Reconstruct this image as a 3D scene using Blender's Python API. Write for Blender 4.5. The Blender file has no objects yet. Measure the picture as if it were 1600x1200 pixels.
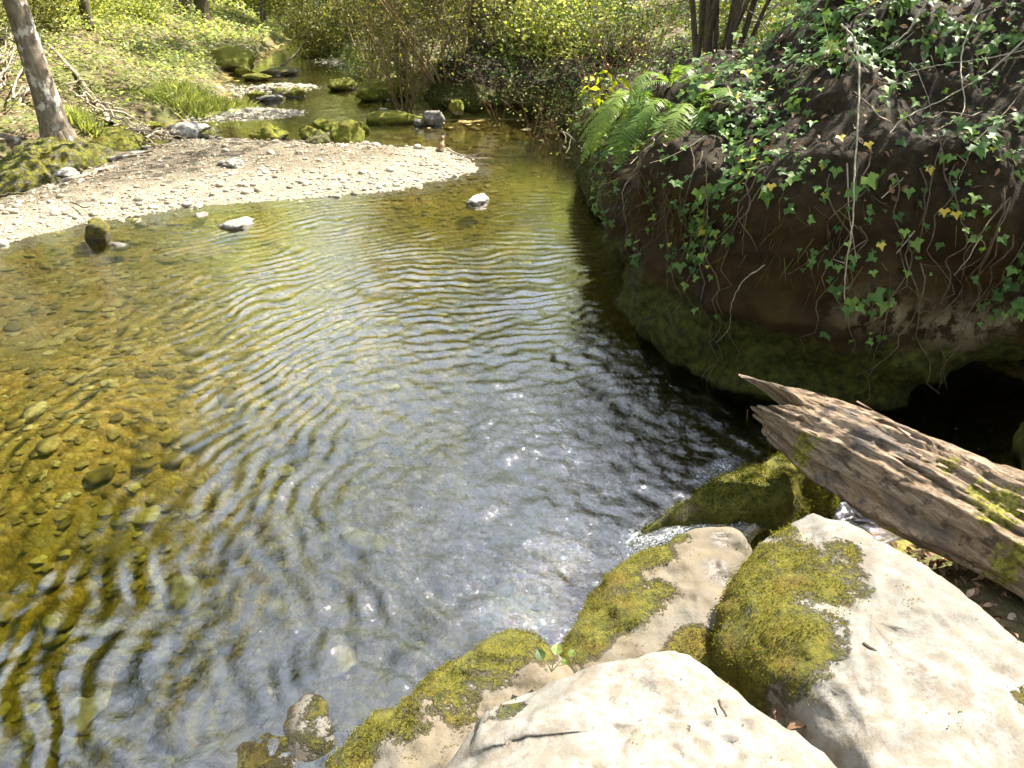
import bpy, bmesh, math, random
import numpy as np
from math import radians, sin, cos, pi
from mathutils import Vector

random.seed(7)
RNG = np.random.default_rng(11)
sc = bpy.context.scene
COL = sc.collection

# ------------------------------------------------------------------ camera, sky, sun, exposure
CAM_H = 2.1
PITCH = radians(30)
FPX = 1110.0                     # focal length in pixels of the 1600 px wide photograph
cam_d = bpy.data.cameras.new('camera')
cam_d.sensor_width = 36.0
cam_d.lens = FPX / 1600 * 36
cam_d.clip_start = 0.05
cam_d.clip_end = 600
cam = bpy.data.objects.new('camera', cam_d)
cam.location = (0, 0, CAM_H)
cam.rotation_euler = (pi / 2 - PITCH, 0, 0)
COL.objects.link(cam)
sc.camera = cam

SUN_AZ = radians(50)             # to the right of straight ahead
SUN_EL = radians(52)
SUN = np.array([sin(SUN_AZ) * cos(SUN_EL), cos(SUN_AZ) * cos(SUN_EL), sin(SUN_EL)])
world = bpy.data.worlds.new('World')
sc.world = world
world.use_nodes = True
nt = world.node_tree
nt.nodes.clear()
wo = nt.nodes.new('ShaderNodeOutputWorld')
bg = nt.nodes.new('ShaderNodeBackground')
sky = nt.nodes.new('ShaderNodeTexSky')
sky.sky_type = 'NISHITA'
sky.sun_disc = False
sky.sun_elevation = SUN_EL
sky.sun_rotation = SUN_AZ
sky.air_density = 1.0
sky.dust_density = 2.0
sky.altitude = 300
tc = nt.nodes.new('ShaderNodeTexCoord')
cn = nt.nodes.new('ShaderNodeTexNoise')
cn.inputs['Scale'].default_value = 3.2
cn.inputs['Detail'].default_value = 7
cn.inputs['Roughness'].default_value = 0.58
cr = nt.nodes.new('ShaderNodeValToRGB')
cr.color_ramp.elements[0].position = 0.40
cr.color_ramp.elements[1].position = 0.62
cm = nt.nodes.new('ShaderNodeMixRGB')
cm.inputs[2].default_value = (10.8, 11.9, 13.4, 1)      # thin sunlit cloud
nt.links.new(tc.outputs['Generated'], cn.inputs['Vector'])
nt.links.new(cn.outputs['Fac'], cr.inputs['Fac'])
nt.links.new(cr.outputs['Color'], cm.inputs[0])
nt.links.new(sky.outputs['Color'], cm.inputs[1])
nt.links.new(cm.outputs['Color'], bg.inputs['Color'])
nt.links.new(bg.outputs['Background'], wo.inputs['Surface'])
bg.inputs['Strength'].default_value = 0.06

sun_d = bpy.data.lights.new('sun', 'SUN')
sun_d.energy = 5.0
sun_d.angle = radians(0.53)
sun_d.color = (1.0, 0.94, 0.84)
sun = bpy.data.objects.new('sun', sun_d)
sun.rotation_euler = Vector(-SUN).to_track_quat('-Z', 'Y').to_euler()
sun.location = (6, 6, 12)
COL.objects.link(sun)

sc.view_settings.view_transform = 'Standard'
sc.view_settings.look = 'None'
sc.view_settings.exposure = 2.0
sc.view_settings.gamma = 1.0
sc.view_settings.use_curve_mapping = False
sc.render.engine = 'CYCLES'
sc.cycles.max_bounces = 5
sc.cycles.diffuse_bounces = 2
sc.cycles.glossy_bounces = 2
sc.cycles.transmission_bounces = 4
sc.cycles.transparent_max_bounces = 8
sc.cycles.volume_bounces = 0
sc.cycles.caustics_reflective = False
sc.cycles.caustics_refractive = False
sc.cycles.sample_clamp_indirect = 6
sc.cycles.use_denoising = True
sc.cycles.use_adaptive_sampling = True
sc.cycles.adaptive_threshold = 0.03


# ------------------------------------------------------------------ numeric helpers
def W(px, py, z=0.0):
    """survey: the point at height z that a photo pixel sees"""
    u = (px - 800) / FPX
    v = (py - 600) / FPX
    d = np.array([u, cos(PITCH) - sin(PITCH) * v, -sin(PITCH) - cos(PITCH) * v])
    t = (z - CAM_H) / d[2]
    return np.array([d[0] * t, d[1] * t, z])


def WT(px, py, t):
    """the point a photo pixel sees at depth t"""
    u = (px - 800) / FPX
    v = (py - 600) / FPX
    d = np.array([u, cos(PITCH) - sin(PITCH) * v, -sin(PITCH) - cos(PITCH) * v])
    return np.array([0, 0, CAM_H]) + d * t


def _hash(ix, iy, iz, seed):
    ix, iy, iz = np.atleast_1d(ix), np.atleast_1d(iy), np.atleast_1d(iz)
    h = (ix.astype(np.uint32) * np.uint32(374761393) + iy.astype(np.uint32) * np.uint32(668265263)
         + iz.astype(np.uint32) * np.uint32(2246822519) + np.uint32((seed * 3266489917) & 0xffffffff))
    h = (h ^ (h >> np.uint32(13))) * np.uint32(1274126177)
    h = (h ^ (h >> np.uint32(16))) * np.uint32(2654435761)
    h = h ^ (h >> np.uint32(15))
    h = h.astype(np.float64) / 4294967295.0 * 2 - 1
    return h


def vnoise(p, seed=0):
    p = np.asarray(p, float)
    if p.ndim == 1:
        return vnoise(p[None], seed)[0]
    i = np.floor(p).astype(np.int64)
    f = p - i
    f = f * f * f * (f * (f * 6 - 15) + 10)
    out = 0
    for dx in (0, 1):
        for dy in (0, 1):
            for dz in (0, 1):
                w = ((f[..., 0] if dx else 1 - f[..., 0]) * (f[..., 1] if dy else 1 - f[..., 1])
                     * (f[..., 2] if dz else 1 - f[..., 2]))
                out = out + w * _hash((i[..., 0] + dx) & 0xffffffff, (i[..., 1] + dy) & 0xffffffff,
                                      (i[..., 2] + dz) & 0xffffffff, seed)
    return out


def fbm(p, octaves=4, seed=0, gain=0.5, lac=2.03):
    p = np.asarray(p, float)
    a, s, out = 1.0, 0.0, 0
    for o in range(octaves):
        out = out + a * vnoise(p, seed + o * 17)
        s += a
        a *= gain
        p = p * lac + 3.7
    return out / s


def ridged(p, octaves=4, seed=0):
    p = np.asarray(p, float)
    a, s, out = 1.0, 0.0, 0
    for o in range(octaves):
        out = out + a * (1 - 2 * np.abs(vnoise(p, seed + o * 17)))
        s += a
        a *= 0.5
        p = p * 2.05 + 1.9
    return out / s


def sm(x, a=0.0, b=1.0):
    t = np.clip((np.asarray(x, float) - a) / (b - a), 0, 1)
    return t * t * (3 - 2 * t)


def xy3(x, y, z=0.0):
    return np.stack(np.broadcast_arrays(np.asarray(x, float), np.asarray(y, float), np.asarray(z, float)), -1)


def sdf(poly, x, y):
    """signed distance to a polygon, negative inside"""
    x = np.asarray(x, float)
    y = np.asarray(y, float)
    d = np.full(x.shape, 1e9)
    s = np.ones(x.shape)
    n = len(poly)
    for k in range(n):
        ax, ay = poly[k]
        bx, by = poly[(k + 1) % n]
        ex, ey = bx - ax, by - ay
        wx, wy = x - ax, y - ay
        t = np.clip((wx * ex + wy * ey) / (ex * ex + ey * ey), 0, 1)
        d = np.minimum(d, (wx - ex * t) ** 2 + (wy - ey * t) ** 2)
        c1 = y >= ay
        c2 = y < by
        c3 = ex * wy > ey * wx
        flip = (c1 & c2 & c3) | (~c1 & ~c2 & ~c3)
        s = np.where(flip, -s, s)
    return s * np.sqrt(d)


def catmull(pts, n):
    p = np.asarray(pts, float)
    p = np.vstack([2 * p[0] - p[1], p, 2 * p[-1] - p[-2]])
    m = len(p) - 3
    out = []
    for q in np.linspace(0, m - 1e-9, n):
        i = int(q)
        t = q - i
        a, b, c, d = p[i], p[i + 1], p[i + 2], p[i + 3]
        out.append(0.5 * (2 * b + (c - a) * t + (2 * a - 5 * b + 4 * c - d) * t * t + (3 * b - a - 3 * c + d) * t ** 3))
    return np.array(out)


# ------------------------------------------------------------------ mesh helpers
def np_mesh(name, v, f, attrs=None, smooth=True):
    v = np.ascontiguousarray(v, np.float32)
    f = np.ascontiguousarray(f, np.int32)
    me = bpy.data.meshes.new(name)
    me.vertices.add(len(v))
    me.vertices.foreach_set('co', v.ravel())
    k = f.shape[1]
    me.loops.add(f.size)
    me.loops.foreach_set('vertex_index', f.ravel())
    me.polygons.add(len(f))
    me.polygons.foreach_set('loop_start', np.arange(len(f), dtype=np.int32) * k)
    me.polygons.foreach_set('use_smooth', np.full(len(f), smooth, dtype=bool))
    me.update(calc_edges=True)
    for an, av in (attrs or {}).items():
        a = me.attributes.new(an, 'FLOAT', 'POINT')
        a.data.foreach_set('value', np.ascontiguousarray(av, np.float32))
    return me


def obj(name, me, mat=None, parent=None, loc=None, rot=None, scale=None):
    o = bpy.data.objects.new(name, me)
    COL.objects.link(o)
    if mat is not None and me is not None and not me.materials:
        me.materials.append(mat)
    if parent is not None:
        o.parent = parent
    if loc is not None:
        o.location = tuple(float(c) for c in loc)
    if rot is not None:
        o.rotation_euler = rot
    if scale is not None:
        o.scale = scale if hasattr(scale, '__len__') else (scale,) * 3
    return o


def tag(o, label=None, cat=None, group=None, kind=None):
    if label:
        o['label'] = label
    if cat:
        o['category'] = cat
    if group:
        o['group'] = group
    if kind:
        o['kind'] = kind
    return o


def thing(name, label, cat, loc=(0, 0, 0), group=None):
    return tag(obj(name, None, loc=loc), label, cat, group)


def grid_faces(nu, nv, closed_u=False, closed_v=False):
    a = np.arange(nu if closed_u else nu - 1)
    b = np.arange(nv if closed_v else nv - 1)
    A, B = np.meshgrid(a, b, indexing='ij')
    A2, B2 = (A + 1) % nu, (B + 1) % nv
    return np.stack([A * nv + B, A2 * nv + B, A2 * nv + B2, A * nv + B2], -1).reshape(-1, 4)


def grid_normals(P, closed_v=False):
    du = np.gradient(P, axis=0)
    if closed_v:
        dv = (np.roll(P, -1, 1) - np.roll(P, 1, 1)) / 2
    else:
        dv = np.gradient(P, axis=1)
    n = np.cross(du, dv)
    return n / (np.linalg.norm(n, axis=-1, keepdims=True) + 1e-9)


class Tubes:
    """collects tapered tubes as quads"""
    def __init__(self):
        self.v, self.f, self.n = [], [], 0

    def add(self, pts, rad, sides=6):
        pts = np.asarray(pts, float)
        rad = np.broadcast_to(np.asarray(rad, float), (len(pts),))
        t = np.gradient(pts, axis=0)
        t /= np.linalg.norm(t, axis=1, keepdims=True) + 1e-9
        ref = np.array([0, 0, 1.0]) if abs(t[:, 2]).mean() < 0.8 else np.array([1.0, 0, 0])
        a = np.cross(t, ref)
        a /= np.linalg.norm(a, axis=1, keepdims=True) + 1e-9
        b = np.cross(t, a)
        th = np.arange(sides) / sides * 2 * pi
        ring = pts[:, None] + rad[:, None, None] * (np.cos(th)[None, :, None] * a[:, None] + np.sin(th)[None, :, None] * b[:, None])
        self.v.append(ring.reshape(-1, 3))
        self.f.append(grid_faces(len(pts), sides, closed_v=True) + self.n)
        self.n += len(pts) * sides
        # close the far end
        return self

    def mesh(self, name, off=(0, 0, 0), attrs=None):
        return np_mesh(name, np.vstack(self.v) - np.asarray(off), np.vstack(self.f), attrs)


# leaf outlines: (verts, tris) in the xy plane, stem at the origin, y along the leaf, z up
LEAF_OVAL = (np.array([[0, 0, 0], [-.28, .4, .07], [0, .45, 0], [.28, .4, .07], [0, 1, -.06]]),
             np.array([[0, 2, 1], [0, 3, 2], [1, 2, 4], [2, 3, 4]]))
LEAF_FULL = (np.array([[0, 0, 0], [-.15, .14, .04], [-.24, .38, .09], [-.19, .66, .07], [0, 1, -.10], [.19, .66, .09], [.24, .38, .05], [.15, .14, .02], [0, .45, -.02]]),
             np.array([[8, 1, 0], [8, 2, 1], [8, 3, 2], [8, 4, 3], [8, 5, 4], [8, 6, 5], [8, 7, 6], [8, 0, 7]]))
LEAF_CARD = (np.array([[0, 0, 0], [-.33, .5, .08], [.33, .5, .08], [0, 1, -.03]]),
             np.array([[0, 2, 1], [1, 2, 3]]))
LEAF_IVY = (np.array([[0, .12, 0], [-.3, -.1, .04], [-.62, .3, .07], [-.26, .45, .05], [0, 1, -.06], [.26, .45, .05], [.62, .3, .07], [.3, -.1, .04]]),
            np.array([[0, 3, 1], [1, 3, 2], [0, 4, 3], [0, 5, 4], [0, 7, 5], [7, 6, 5]]))
BLADE = (np.array([[-.035, 0, 0], [.035, 0, 0], [-.028, .5, .06], [.028, .5, .06], [0, 1, .28]]),
         np.array([[0, 1, 2], [1, 3, 2], [2, 3, 4]]))


def leaves(name, pts, nrm, size, tmpl, tilt=0.5, up=None, seed=0):
    """one mesh of many leaves; nrm: the way each leaf faces; up: the way its tip points"""
    r = np.random.default_rng(seed)
    pts = np.asarray(pts, float)
    n = len(pts)
    nrm = np.broadcast_to(np.asarray(nrm, float), (n, 3)) + r.normal(0, tilt, (n, 3))
    nrm = nrm / (np.linalg.norm(nrm, axis=1, keepdims=True) + 1e-9)
    if up is None:
        y = r.normal(0, 1, (n, 3))
    else:
        y = np.broadcast_to(np.asarray(up, float), (n, 3)) + r.normal(0, .45, (n, 3))
    y = y - nrm * (y * nrm).sum(1, keepdims=True)
    y /= np.linalg.norm(y, axis=1, keepdims=True) + 1e-9
    x = np.cross(y, nrm)
    tv, tf = tmpl
    size = np.broadcast_to(np.asarray(size, float), (n,))[:, None, None]
    v = pts[:, None] + size * (tv[None, :, 0:1] * x[:, None] + tv[None, :, 1:2] * y[:, None] + tv[None, :, 2:3] * nrm[:, None])
    f = tf[None] + (np.arange(n) * len(tv))[:, None, None]
    rn = np.repeat(r.random(n), len(tv))
    return np_mesh(name, v.reshape(-1, 3), f.reshape(-1, 3), {'rnd': rn}, smooth=False)


def ico(sub):
    bm = bmesh.new()
    bmesh.ops.create_icosphere(bm, subdivisions=sub, radius=1)
    v = np.array([q.co[:] for q in bm.verts])
    f = np.array([[q.index for q in p.verts] for p in bm.faces])
    bm.free()
    return v, f


ICO = {k: ico(k) for k in (1, 2, 3, 4, 5)}


def stone_shape(sub, seed, flat=0.6, cuts=9, rough=0.12):
    """an uneven stone: a ball cut by random planes, then roughened; radius about 1"""
    r = np.random.default_rng(seed)
    v, f = ICO[sub]
    v = v.copy()
    for _ in range(cuts):
        d = r.normal(0, 1, 3)
        d /= np.linalg.norm(d)
        h = r.uniform(.58, .9)
        q = v @ d
        v = v - np.where(q > h, (q - h) * .9, 0)[:, None] * d
    n = v / (np.linalg.norm(v, axis=1, keepdims=True) + 1e-9)
    v = v + n * (fbm(v * 1.7 + seed, 4, seed) * rough * 1.6)[:, None]
    v *= np.array([r.uniform(.85, 1.2), r.uniform(.7, 1.0), flat])
    return v, f


# ------------------------------------------------------------------ materials
class NT:
    def __init__(self, name):
        self.m = bpy.data.materials.new(name)
        self.m.use_nodes = True
        self.t = self.m.node_tree
        self.t.nodes.clear()
        self.out = self.t.nodes.new('ShaderNodeOutputMaterial')

    def n(self, typ, **kw):
        nd = self.t.nodes.new(typ)
        for k, v in kw.items():
            if k in nd.inputs.keys() if isinstance(k, str) else False:
                pass
            setattr(nd, k, v)
        return nd

    def link(self, a, b):
        self.t.links.new(a, b)

    def set(self, sock, val):
        if hasattr(val, 'links') or isinstance(val, bpy.types.NodeSocket):
            self.link(val, sock)
        else:
            if hasattr(sock.default_value, '__len__') and len(sock.default_value) == 4 and len(val) == 3:
                val = (*val, 1)
            sock.default_value = val

    def geo(self):
        return self.n('ShaderNodeNewGeometry')

    def pos(self, scale=None):
        p = self.geo().outputs['Position']
        if scale is None:
            return p
        mp = self.n('ShaderNodeMapping')
        self.link(p, mp.inputs['Vector'])
        mp.inputs['Scale'].default_value = scale
        return mp.outputs['Vector']

    def objco(self, scale=(1, 1, 1)):
        p = self.n('ShaderNodeTexCoord').outputs['Object']
        mp = self.n('ShaderNodeMapping')
        self.link(p, mp.inputs['Vector'])
        mp.inputs['Scale'].default_value = scale
        return mp.outputs['Vector']

    def noise(self, vec, scale, detail=4, rough=.55, dist=0.0):
        nd = self.n('ShaderNodeTexNoise')
        self.link(vec, nd.inputs['Vector'])
        nd.inputs['Scale'].default_value = scale
        nd.inputs['Detail'].default_value = detail
        nd.inputs['Roughness'].default_value = rough
        nd.inputs['Distortion'].default_value = dist
        return nd.outputs['Fac']

    def voro(self, vec, scale, feature='F1', out='Distance'):
        nd = self.n('ShaderNodeTexVoronoi', feature=feature)
        self.link(vec, nd.inputs['Vector'])
        nd.inputs['Scale'].default_value = scale
        return nd.outputs[out]

    def ramp(self, fac, stops):
        nd = self.n('ShaderNodeValToRGB')
        self.link(fac, nd.inputs['Fac'])
        e = nd.color_ramp.elements
        while len(e) < len(stops):
            e.new(0.5)
        for q, (p, c) in zip(e, stops):
            q.position = p
            q.color = (*c, 1) if hasattr(c, '__len__') else (c, c, c, 1)
        return nd.outputs['Color']

    def mix(self, fac, a, b, blend='MIX'):
        nd = self.n('ShaderNodeMixRGB', blend_type=blend)
        self.set(nd.inputs[0], fac)
        self.set(nd.inputs[1], a)
        self.set(nd.inputs[2], b)
        return nd.outputs[0]

    def math(self, op, a, b=0.0, c=0.0, clamp=False):
        nd = self.n('ShaderNodeMath', operation=op, use_clamp=clamp)
        self.set(nd.inputs[0], a)
        self.set(nd.inputs[1], b)
        self.set(nd.inputs[2], c)
        return nd.outputs[0]

    def attr(self, name):
        return self.n('ShaderNodeAttribute', attribute_name=name).outputs['Fac']

    def bump(self, h, strength=.5, dist=.01, prev=None):
        nd = self.n('ShaderNodeBump')
        self.link(h, nd.inputs['Height'])
        nd.inputs['Strength'].default_value = strength
        nd.inputs['Distance'].default_value = dist
        if prev is not None:
            self.link(prev, nd.inputs['Normal'])
        return nd.outputs['Normal']

    def principled(self, col, rough=.8, normal=None, spec=.3):
        nd = self.n('ShaderNodeBsdfPrincipled')
        self.set(nd.inputs['Base Color'], col)
        self.set(nd.inputs['Roughness'], rough)
        nd.inputs['Specular IOR Level'].default_value = spec
        if normal is not None:
            self.link(normal, nd.inputs['Normal'])
        return nd.outputs[0]

    def done(self, shader):
        self.link(shader, self.out.inputs['Surface'])
        return self.m


def m_rock(name, pale=(.25, .235, .205), dark=(.12, .11, .09), moss_hi=(.19, .168, .018), moss_lo=(.062, .066, .010)):
    """limestone with moss where the 'moss' attribute says, wet film where 'wet' says"""
    t = NT(name)
    p = t.pos()
    n1 = t.noise(p, 4, 6, .6)
    n2 = t.noise(p, 19, 6, .65)
    n3 = t.noise(p, 85, 4, .7)
    c = t.ramp(n1, [(.30, dark), (.47, tuple(a * .9 for a in pale)), (.62, pale), (.8, tuple(min(1, a * 1.12) for a in pale))])
    c = t.mix(t.ramp(n2, [(.40, .85), (.57, 0)]), c, (.155, .13, .095))
    c = t.mix(t.ramp(t.noise(p, 2.6, 5, .6), [(.48, 0), (.62, .6)]), c, (.145, .138, .115))
    c = t.mix(t.ramp(t.noise(p, 11, 7, .7), [(.60, 0), (.68, .6)]), c, (.10, .085, .062))
    c = t.mix(t.ramp(t.noise(p, 230, 3, .6), [(.35, .45), (.6, 0)]), c, t.mix(1.0, c, (.68, .65, .60), 'MULTIPLY'))
    sp = t.ramp(t.noise(p, 48, 3, .5), [(.63, 0), (.69, .8)])
    c = t.mix(sp, c, (.13, .11, .09))
    pits = t.ramp(t.voro(p, 38), [(.06, .7), (.16, 0)])
    c = t.mix(t.math('MULTIPLY', pits, t.ramp(n2, [(.5, 0), (.6, 1)])), c, (.16, .13, .10))
    mo = t.attr('moss')
    mn = t.math('ADD', t.math('MULTIPLY', t.math('SUBTRACT', t.noise(p, 14, 7, .68), .5), 2.2), t.math('MULTIPLY', t.math('SUBTRACT', n3, .5), .8))
    mf = t.math('ADD', mo, t.math('MULTIPLY', mn, t.math('SUBTRACT', 1.0, t.math('MULTIPLY', t.math('ABSOLUTE', t.math('SUBTRACT', mo, .5)), 1.7), clamp=True)))
    mf = t.ramp(mf, [(.40, 0), (.66, 1)])
    mc = t.mix(t.ramp(t.noise(p, 26, 5, .7), [(.36, 0), (.64, 1)]), moss_lo, moss_hi)
    mc = t.mix(t.ramp(t.noise(p, 7, 3), [(.52, 0), (.70, .45)]), mc, (.17, .085, .015))
    mc = t.mix(t.ramp(n3, [(.58, 0), (.72, .6)]), mc, (.30, .30, .07))
    c = t.mix(mf, c, mc)
    wet = t.attr('wet')
    c = t.mix(wet, c, t.mix(1.0, c, (.34, .31, .27), 'MULTIPLY'))
    h = t.math('ADD', t.math('MULTIPLY', n2, .6), t.math('MULTIPLY', n3, .4))
    nb = t.bump(h, .5, .012)
    mossh = t.math('MULTIPLY', t.noise(p, 130, 5, .75), mf)
    nb = t.bump(t.math('ADD', mossh, t.math('MULTIPLY', mf, .8)), .9, .016, nb)
    rough = t.mix(wet, (.9, .9, .9), (.36, .36, .36))
    return t.done(t.principled(c, rough, nb, .35))


def m_bank():
    t = NT('shaded_bank_rock')
    p = t.pos()
    n1 = t.noise(p, 3.2, 6, .62)
    n2 = t.noise(p, 15, 6, .65)
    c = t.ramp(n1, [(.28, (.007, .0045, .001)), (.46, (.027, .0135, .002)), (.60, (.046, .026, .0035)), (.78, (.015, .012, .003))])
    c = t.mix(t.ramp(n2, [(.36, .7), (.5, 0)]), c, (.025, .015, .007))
    lime = t.attr('pale')
    lf = t.math('MULTIPLY', lime, t.ramp(t.noise(p, 9, 7, .7), [(.46, 0), (.55, 1)]))
    c = t.mix(lf, c, (.20, .16, .09))
    mo = t.attr('moss')
    mf = t.ramp(t.math('ADD', mo, t.math('MULTIPLY', t.math('SUBTRACT', t.noise(p, 6, 7, .68), .5), 1.6)), [(.40, 0), (.68, 1)])
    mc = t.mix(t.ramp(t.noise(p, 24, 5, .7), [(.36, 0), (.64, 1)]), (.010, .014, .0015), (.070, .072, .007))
    c = t.mix(mf, c, mc)
    so = t.attr('soil')
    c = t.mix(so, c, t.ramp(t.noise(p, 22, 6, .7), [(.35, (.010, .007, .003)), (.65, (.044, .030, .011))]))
    nb = t.bump(n2, .6, .03)
    nb = t.bump(t.noise(p, 90, 5, .75), .7, .012, nb)
    return t.done(t.principled(c, .85, nb, .25))


def m_ground():
    t = NT('ground_soil_and_bed')
    p = t.pos()
    n1 = t.noise(p, 2.4, 6, .6)
    n2 = t.noise(p, 18, 6, .65)
    # woodland soil and old litter
    soil = t.ramp(n2, [(.3, (.05, .035, .02)), (.5, (.13, .095, .055)), (.7, (.22, .165, .10))])
    soil = t.mix(t.ramp(n1, [(.40, 0), (.58, .8)]), soil, (.11, .125, .035))
    # stream bed: silt and algae over small stones
    cell = t.voro(p, 27, out='Color')
    edge = t.voro(p, 27, 'DISTANCE_TO_EDGE')
    cg = t.n('ShaderNodeSeparateColor')
    t.link(cell, cg.inputs[0])
    bed = t.ramp(cg.outputs[0], [(0, (.34, .215, .055)), (.35, (.43, .285, .08)), (.7, (.50, .345, .11)), (1, (.58, .43, .17))])
    bed = t.mix(t.ramp(n1, [(.40, 0), (.62, .7)]), bed, (.20, .185, .034))
    bed = t.mix(t.ramp(n2, [(.35, .6), (.55, 0)]), bed, (.12, .08, .02))
    bed = t.mix(t.ramp(edge, [(0, .35), (.12, 0)]), bed, (.10, .075, .03))
    c = t.mix(t.attr('bed'), soil, bed)
    mossy = t.ramp(t.math('ADD', t.attr('moss'), t.math('MULTIPLY', t.math('SUBTRACT', t.noise(p, 8, 6, .68), .5), 1.6)), [(.42, 0), (.62, 1)])
    c = t.mix(mossy, c, t.mix(n2, (.03, .04, .006), (.15, .15, .02)))
    nb = t.bump(n2, .6, .03)
    nb = t.bump(edge, .5, .02, nb)
    return t.done(t.principled(c, .9, nb, .2))


def m_gravel(name='gravel', base=.0):
    t = NT(name)
    p = t.pos()
    r = t.math('FRACT', t.math('ADD', t.attr('rnd'), t.n('ShaderNodeObjectInfo').outputs['Random']))
    c = t.ramp(r, [(0, (.22, .19, .13)), (.3, (.33, .295, .215)), (.6, (.40, .365, .28)), (.85, (.50, .465, .38)), (1, (.16, .145, .11))])
    c = t.mix(t.ramp(t.noise(p, 40, 4), [(.4, .35), (.6, 0)]), c, (.25, .19, .12))
    return t.done(t.principled(c, .85, t.bump(t.noise(p, 160, 4, .7), .3, .004), .3))


def m_bar():
    t = NT('gravel_bar_fines')
    p = t.pos()
    cell = t.voro(p, 42, out='Color')
    cg = t.n('ShaderNodeSeparateColor')
    t.link(cell, cg.inputs[0])
    edge = t.voro(p, 42, 'DISTANCE_TO_EDGE')
    c = t.ramp(cg.outputs[0], [(0, (.20, .17, .115)), (.5, (.32, .28, .20)), (1, (.40, .36, .275))])
    c = t.mix(t.ramp(edge, [(0, .8), (.1, 0)]), c, (.20, .15, .10))
    sf = t.math('MULTIPLY', t.attr('silt'), t.ramp(t.noise(p, 6, 6, .65), [(.30, .35), (.55, 1)]))
    c = t.mix(sf, c, (.165, .138, .094))
    nb = t.bump(t.ramp(edge, [(0, 0), (.2, 1)]), .8, .012)
    return t.done(t.principled(c, .9, nb, .25))


def m_bedstone():
    t = NT('algae_covered_bed_stone')
    p = t.pos()
    r = t.math('FRACT', t.math('ADD', t.attr('rnd'), t.n('ShaderNodeObjectInfo').outputs['Random']))
    c = t.ramp(r, [(0, (.16, .125, .04)), (.3, (.30, .23, .075)), (.6, (.40, .32, .12)), (.85, (.50, .42, .18)), (1, (.60, .54, .30))])
    c = t.mix(t.ramp(t.noise(p, 3, 5), [(.50, 0), (.68, .6)]), c, (.24, .22, .045))
    c = t.mix(t.ramp(t.noise(p, 30, 5, .65), [(.36, .6), (.56, 0)]), c, (.09, .06, .02))
    return t.done(t.principled(c, .9, t.bump(t.noise(p, 70, 4, .7), .4, .01), .2))


def m_leaf(name, stops, trans=.5, rough=.5, spec=.3):
    t = NT(name)
    r = t.math('FRACT', t.math('ADD', t.attr('rnd'), t.math('MULTIPLY', t.n('ShaderNodeObjectInfo').outputs['Random'], 1.0)))
    c = t.ramp(r, stops)
    b = t.principled(c, rough, None, spec)
    tr = t.n('ShaderNodeBsdfTranslucent')
    t.set(tr.inputs['Color'], t.mix(1.0, c, (1.3, 1.25, .65), 'MULTIPLY'))
    mx = t.n('ShaderNodeMixShader')
    mx.inputs[0].default_value = trans
    t.link(b, mx.inputs[1])
    t.link(tr.outputs[0], mx.inputs[2])
    return t.done(mx.outputs[0])


def m_bark(name, a, b, patch=None, patch_amt=.0, scale=1.0):
    t = NT(name)
    p = t.pos((1 * scale, 1 * scale, .35 * scale))
    n1 = t.noise(p, 22, 6, .7, .4)
    c = t.mix(t.ramp(n1, [(.35, 0), (.65, 1)]), a, b)
    if patch is not None:
        q = t.pos((scale, scale, .7 * scale))
        pf = t.ramp(t.noise(q, 7, 6, .62), [(.60 - patch_amt, 0), (.66 - patch_amt, 1)])
        c = t.mix(pf, c, patch)
    return t.done(t.principled(c, .85, t.bump(n1, .7, .012), .25))


def m_log():
    t = NT('weathered_log_wood')
    u, th = t.attr('u'), t.attr('th')
    cb = t.n('ShaderNodeCombineXYZ')
    t.link(t.math('MULTIPLY', u, 6.0), cb.inputs[0])
    t.link(t.math('ADD', t.math('MULTIPLY', t.attr('cx'), 6), t.math('MULTIPLY', u, 2.0)), cb.inputs[1])
    t.link(t.math('MULTIPLY', t.attr('cy'), 6), cb.inputs[2])
    g = cb.outputs[0]
    n1 = t.noise(g, 1.3, 7, .68, 1.3)
    n2 = t.noise(g, 5.5, 6, .7, .9)
    p = t.pos()
    c = t.ramp(n1, [(.28, (.075, .047, .026)), (.42, (.23, .158, .096)), (.56, (.37, .270, .175)), (.72, (.50, .40, .29))])
    c = t.mix(t.ramp(n2, [(.34, .85), (.44, 0)]), c, (.05, .032, .022))
    c = t.mix(t.math('MULTIPLY', th, .7), c, (.055, .036, .022))
    c = t.mix(t.ramp(t.noise(p, 7, 6, .65), [(.52, 0), (.62, .75)]), c, (.13, .115, .105))
    c = t.mix(t.ramp(t.noise(p, 16, 6, .7), [(.56, 0), (.64, .8)]), c, (.06, .042, .030))
    mf = t.ramp(t.math('ADD', t.attr('moss'), t.math('MULTIPLY', t.math('SUBTRACT', t.noise(p, 24, 7, .7), .5), 1.9)), [(.48, 0), (.62, 1)])
    mc = t.mix(t.ramp(t.noise(p, 60, 4, .7), [(.4, 0), (.6, 1)]), (.10, .085, .014), (.34, .31, .05))
    c = t.mix(mf, c, mc)
    nb = t.bump(t.math('ADD', n1, t.math('MULTIPLY', n2, .7)), .9, .022)
    nb = t.bump(t.noise(p, 110, 4, .7), .4, .006, nb)
    return t.done(t.principled(c, .8, nb, .25))


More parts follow.
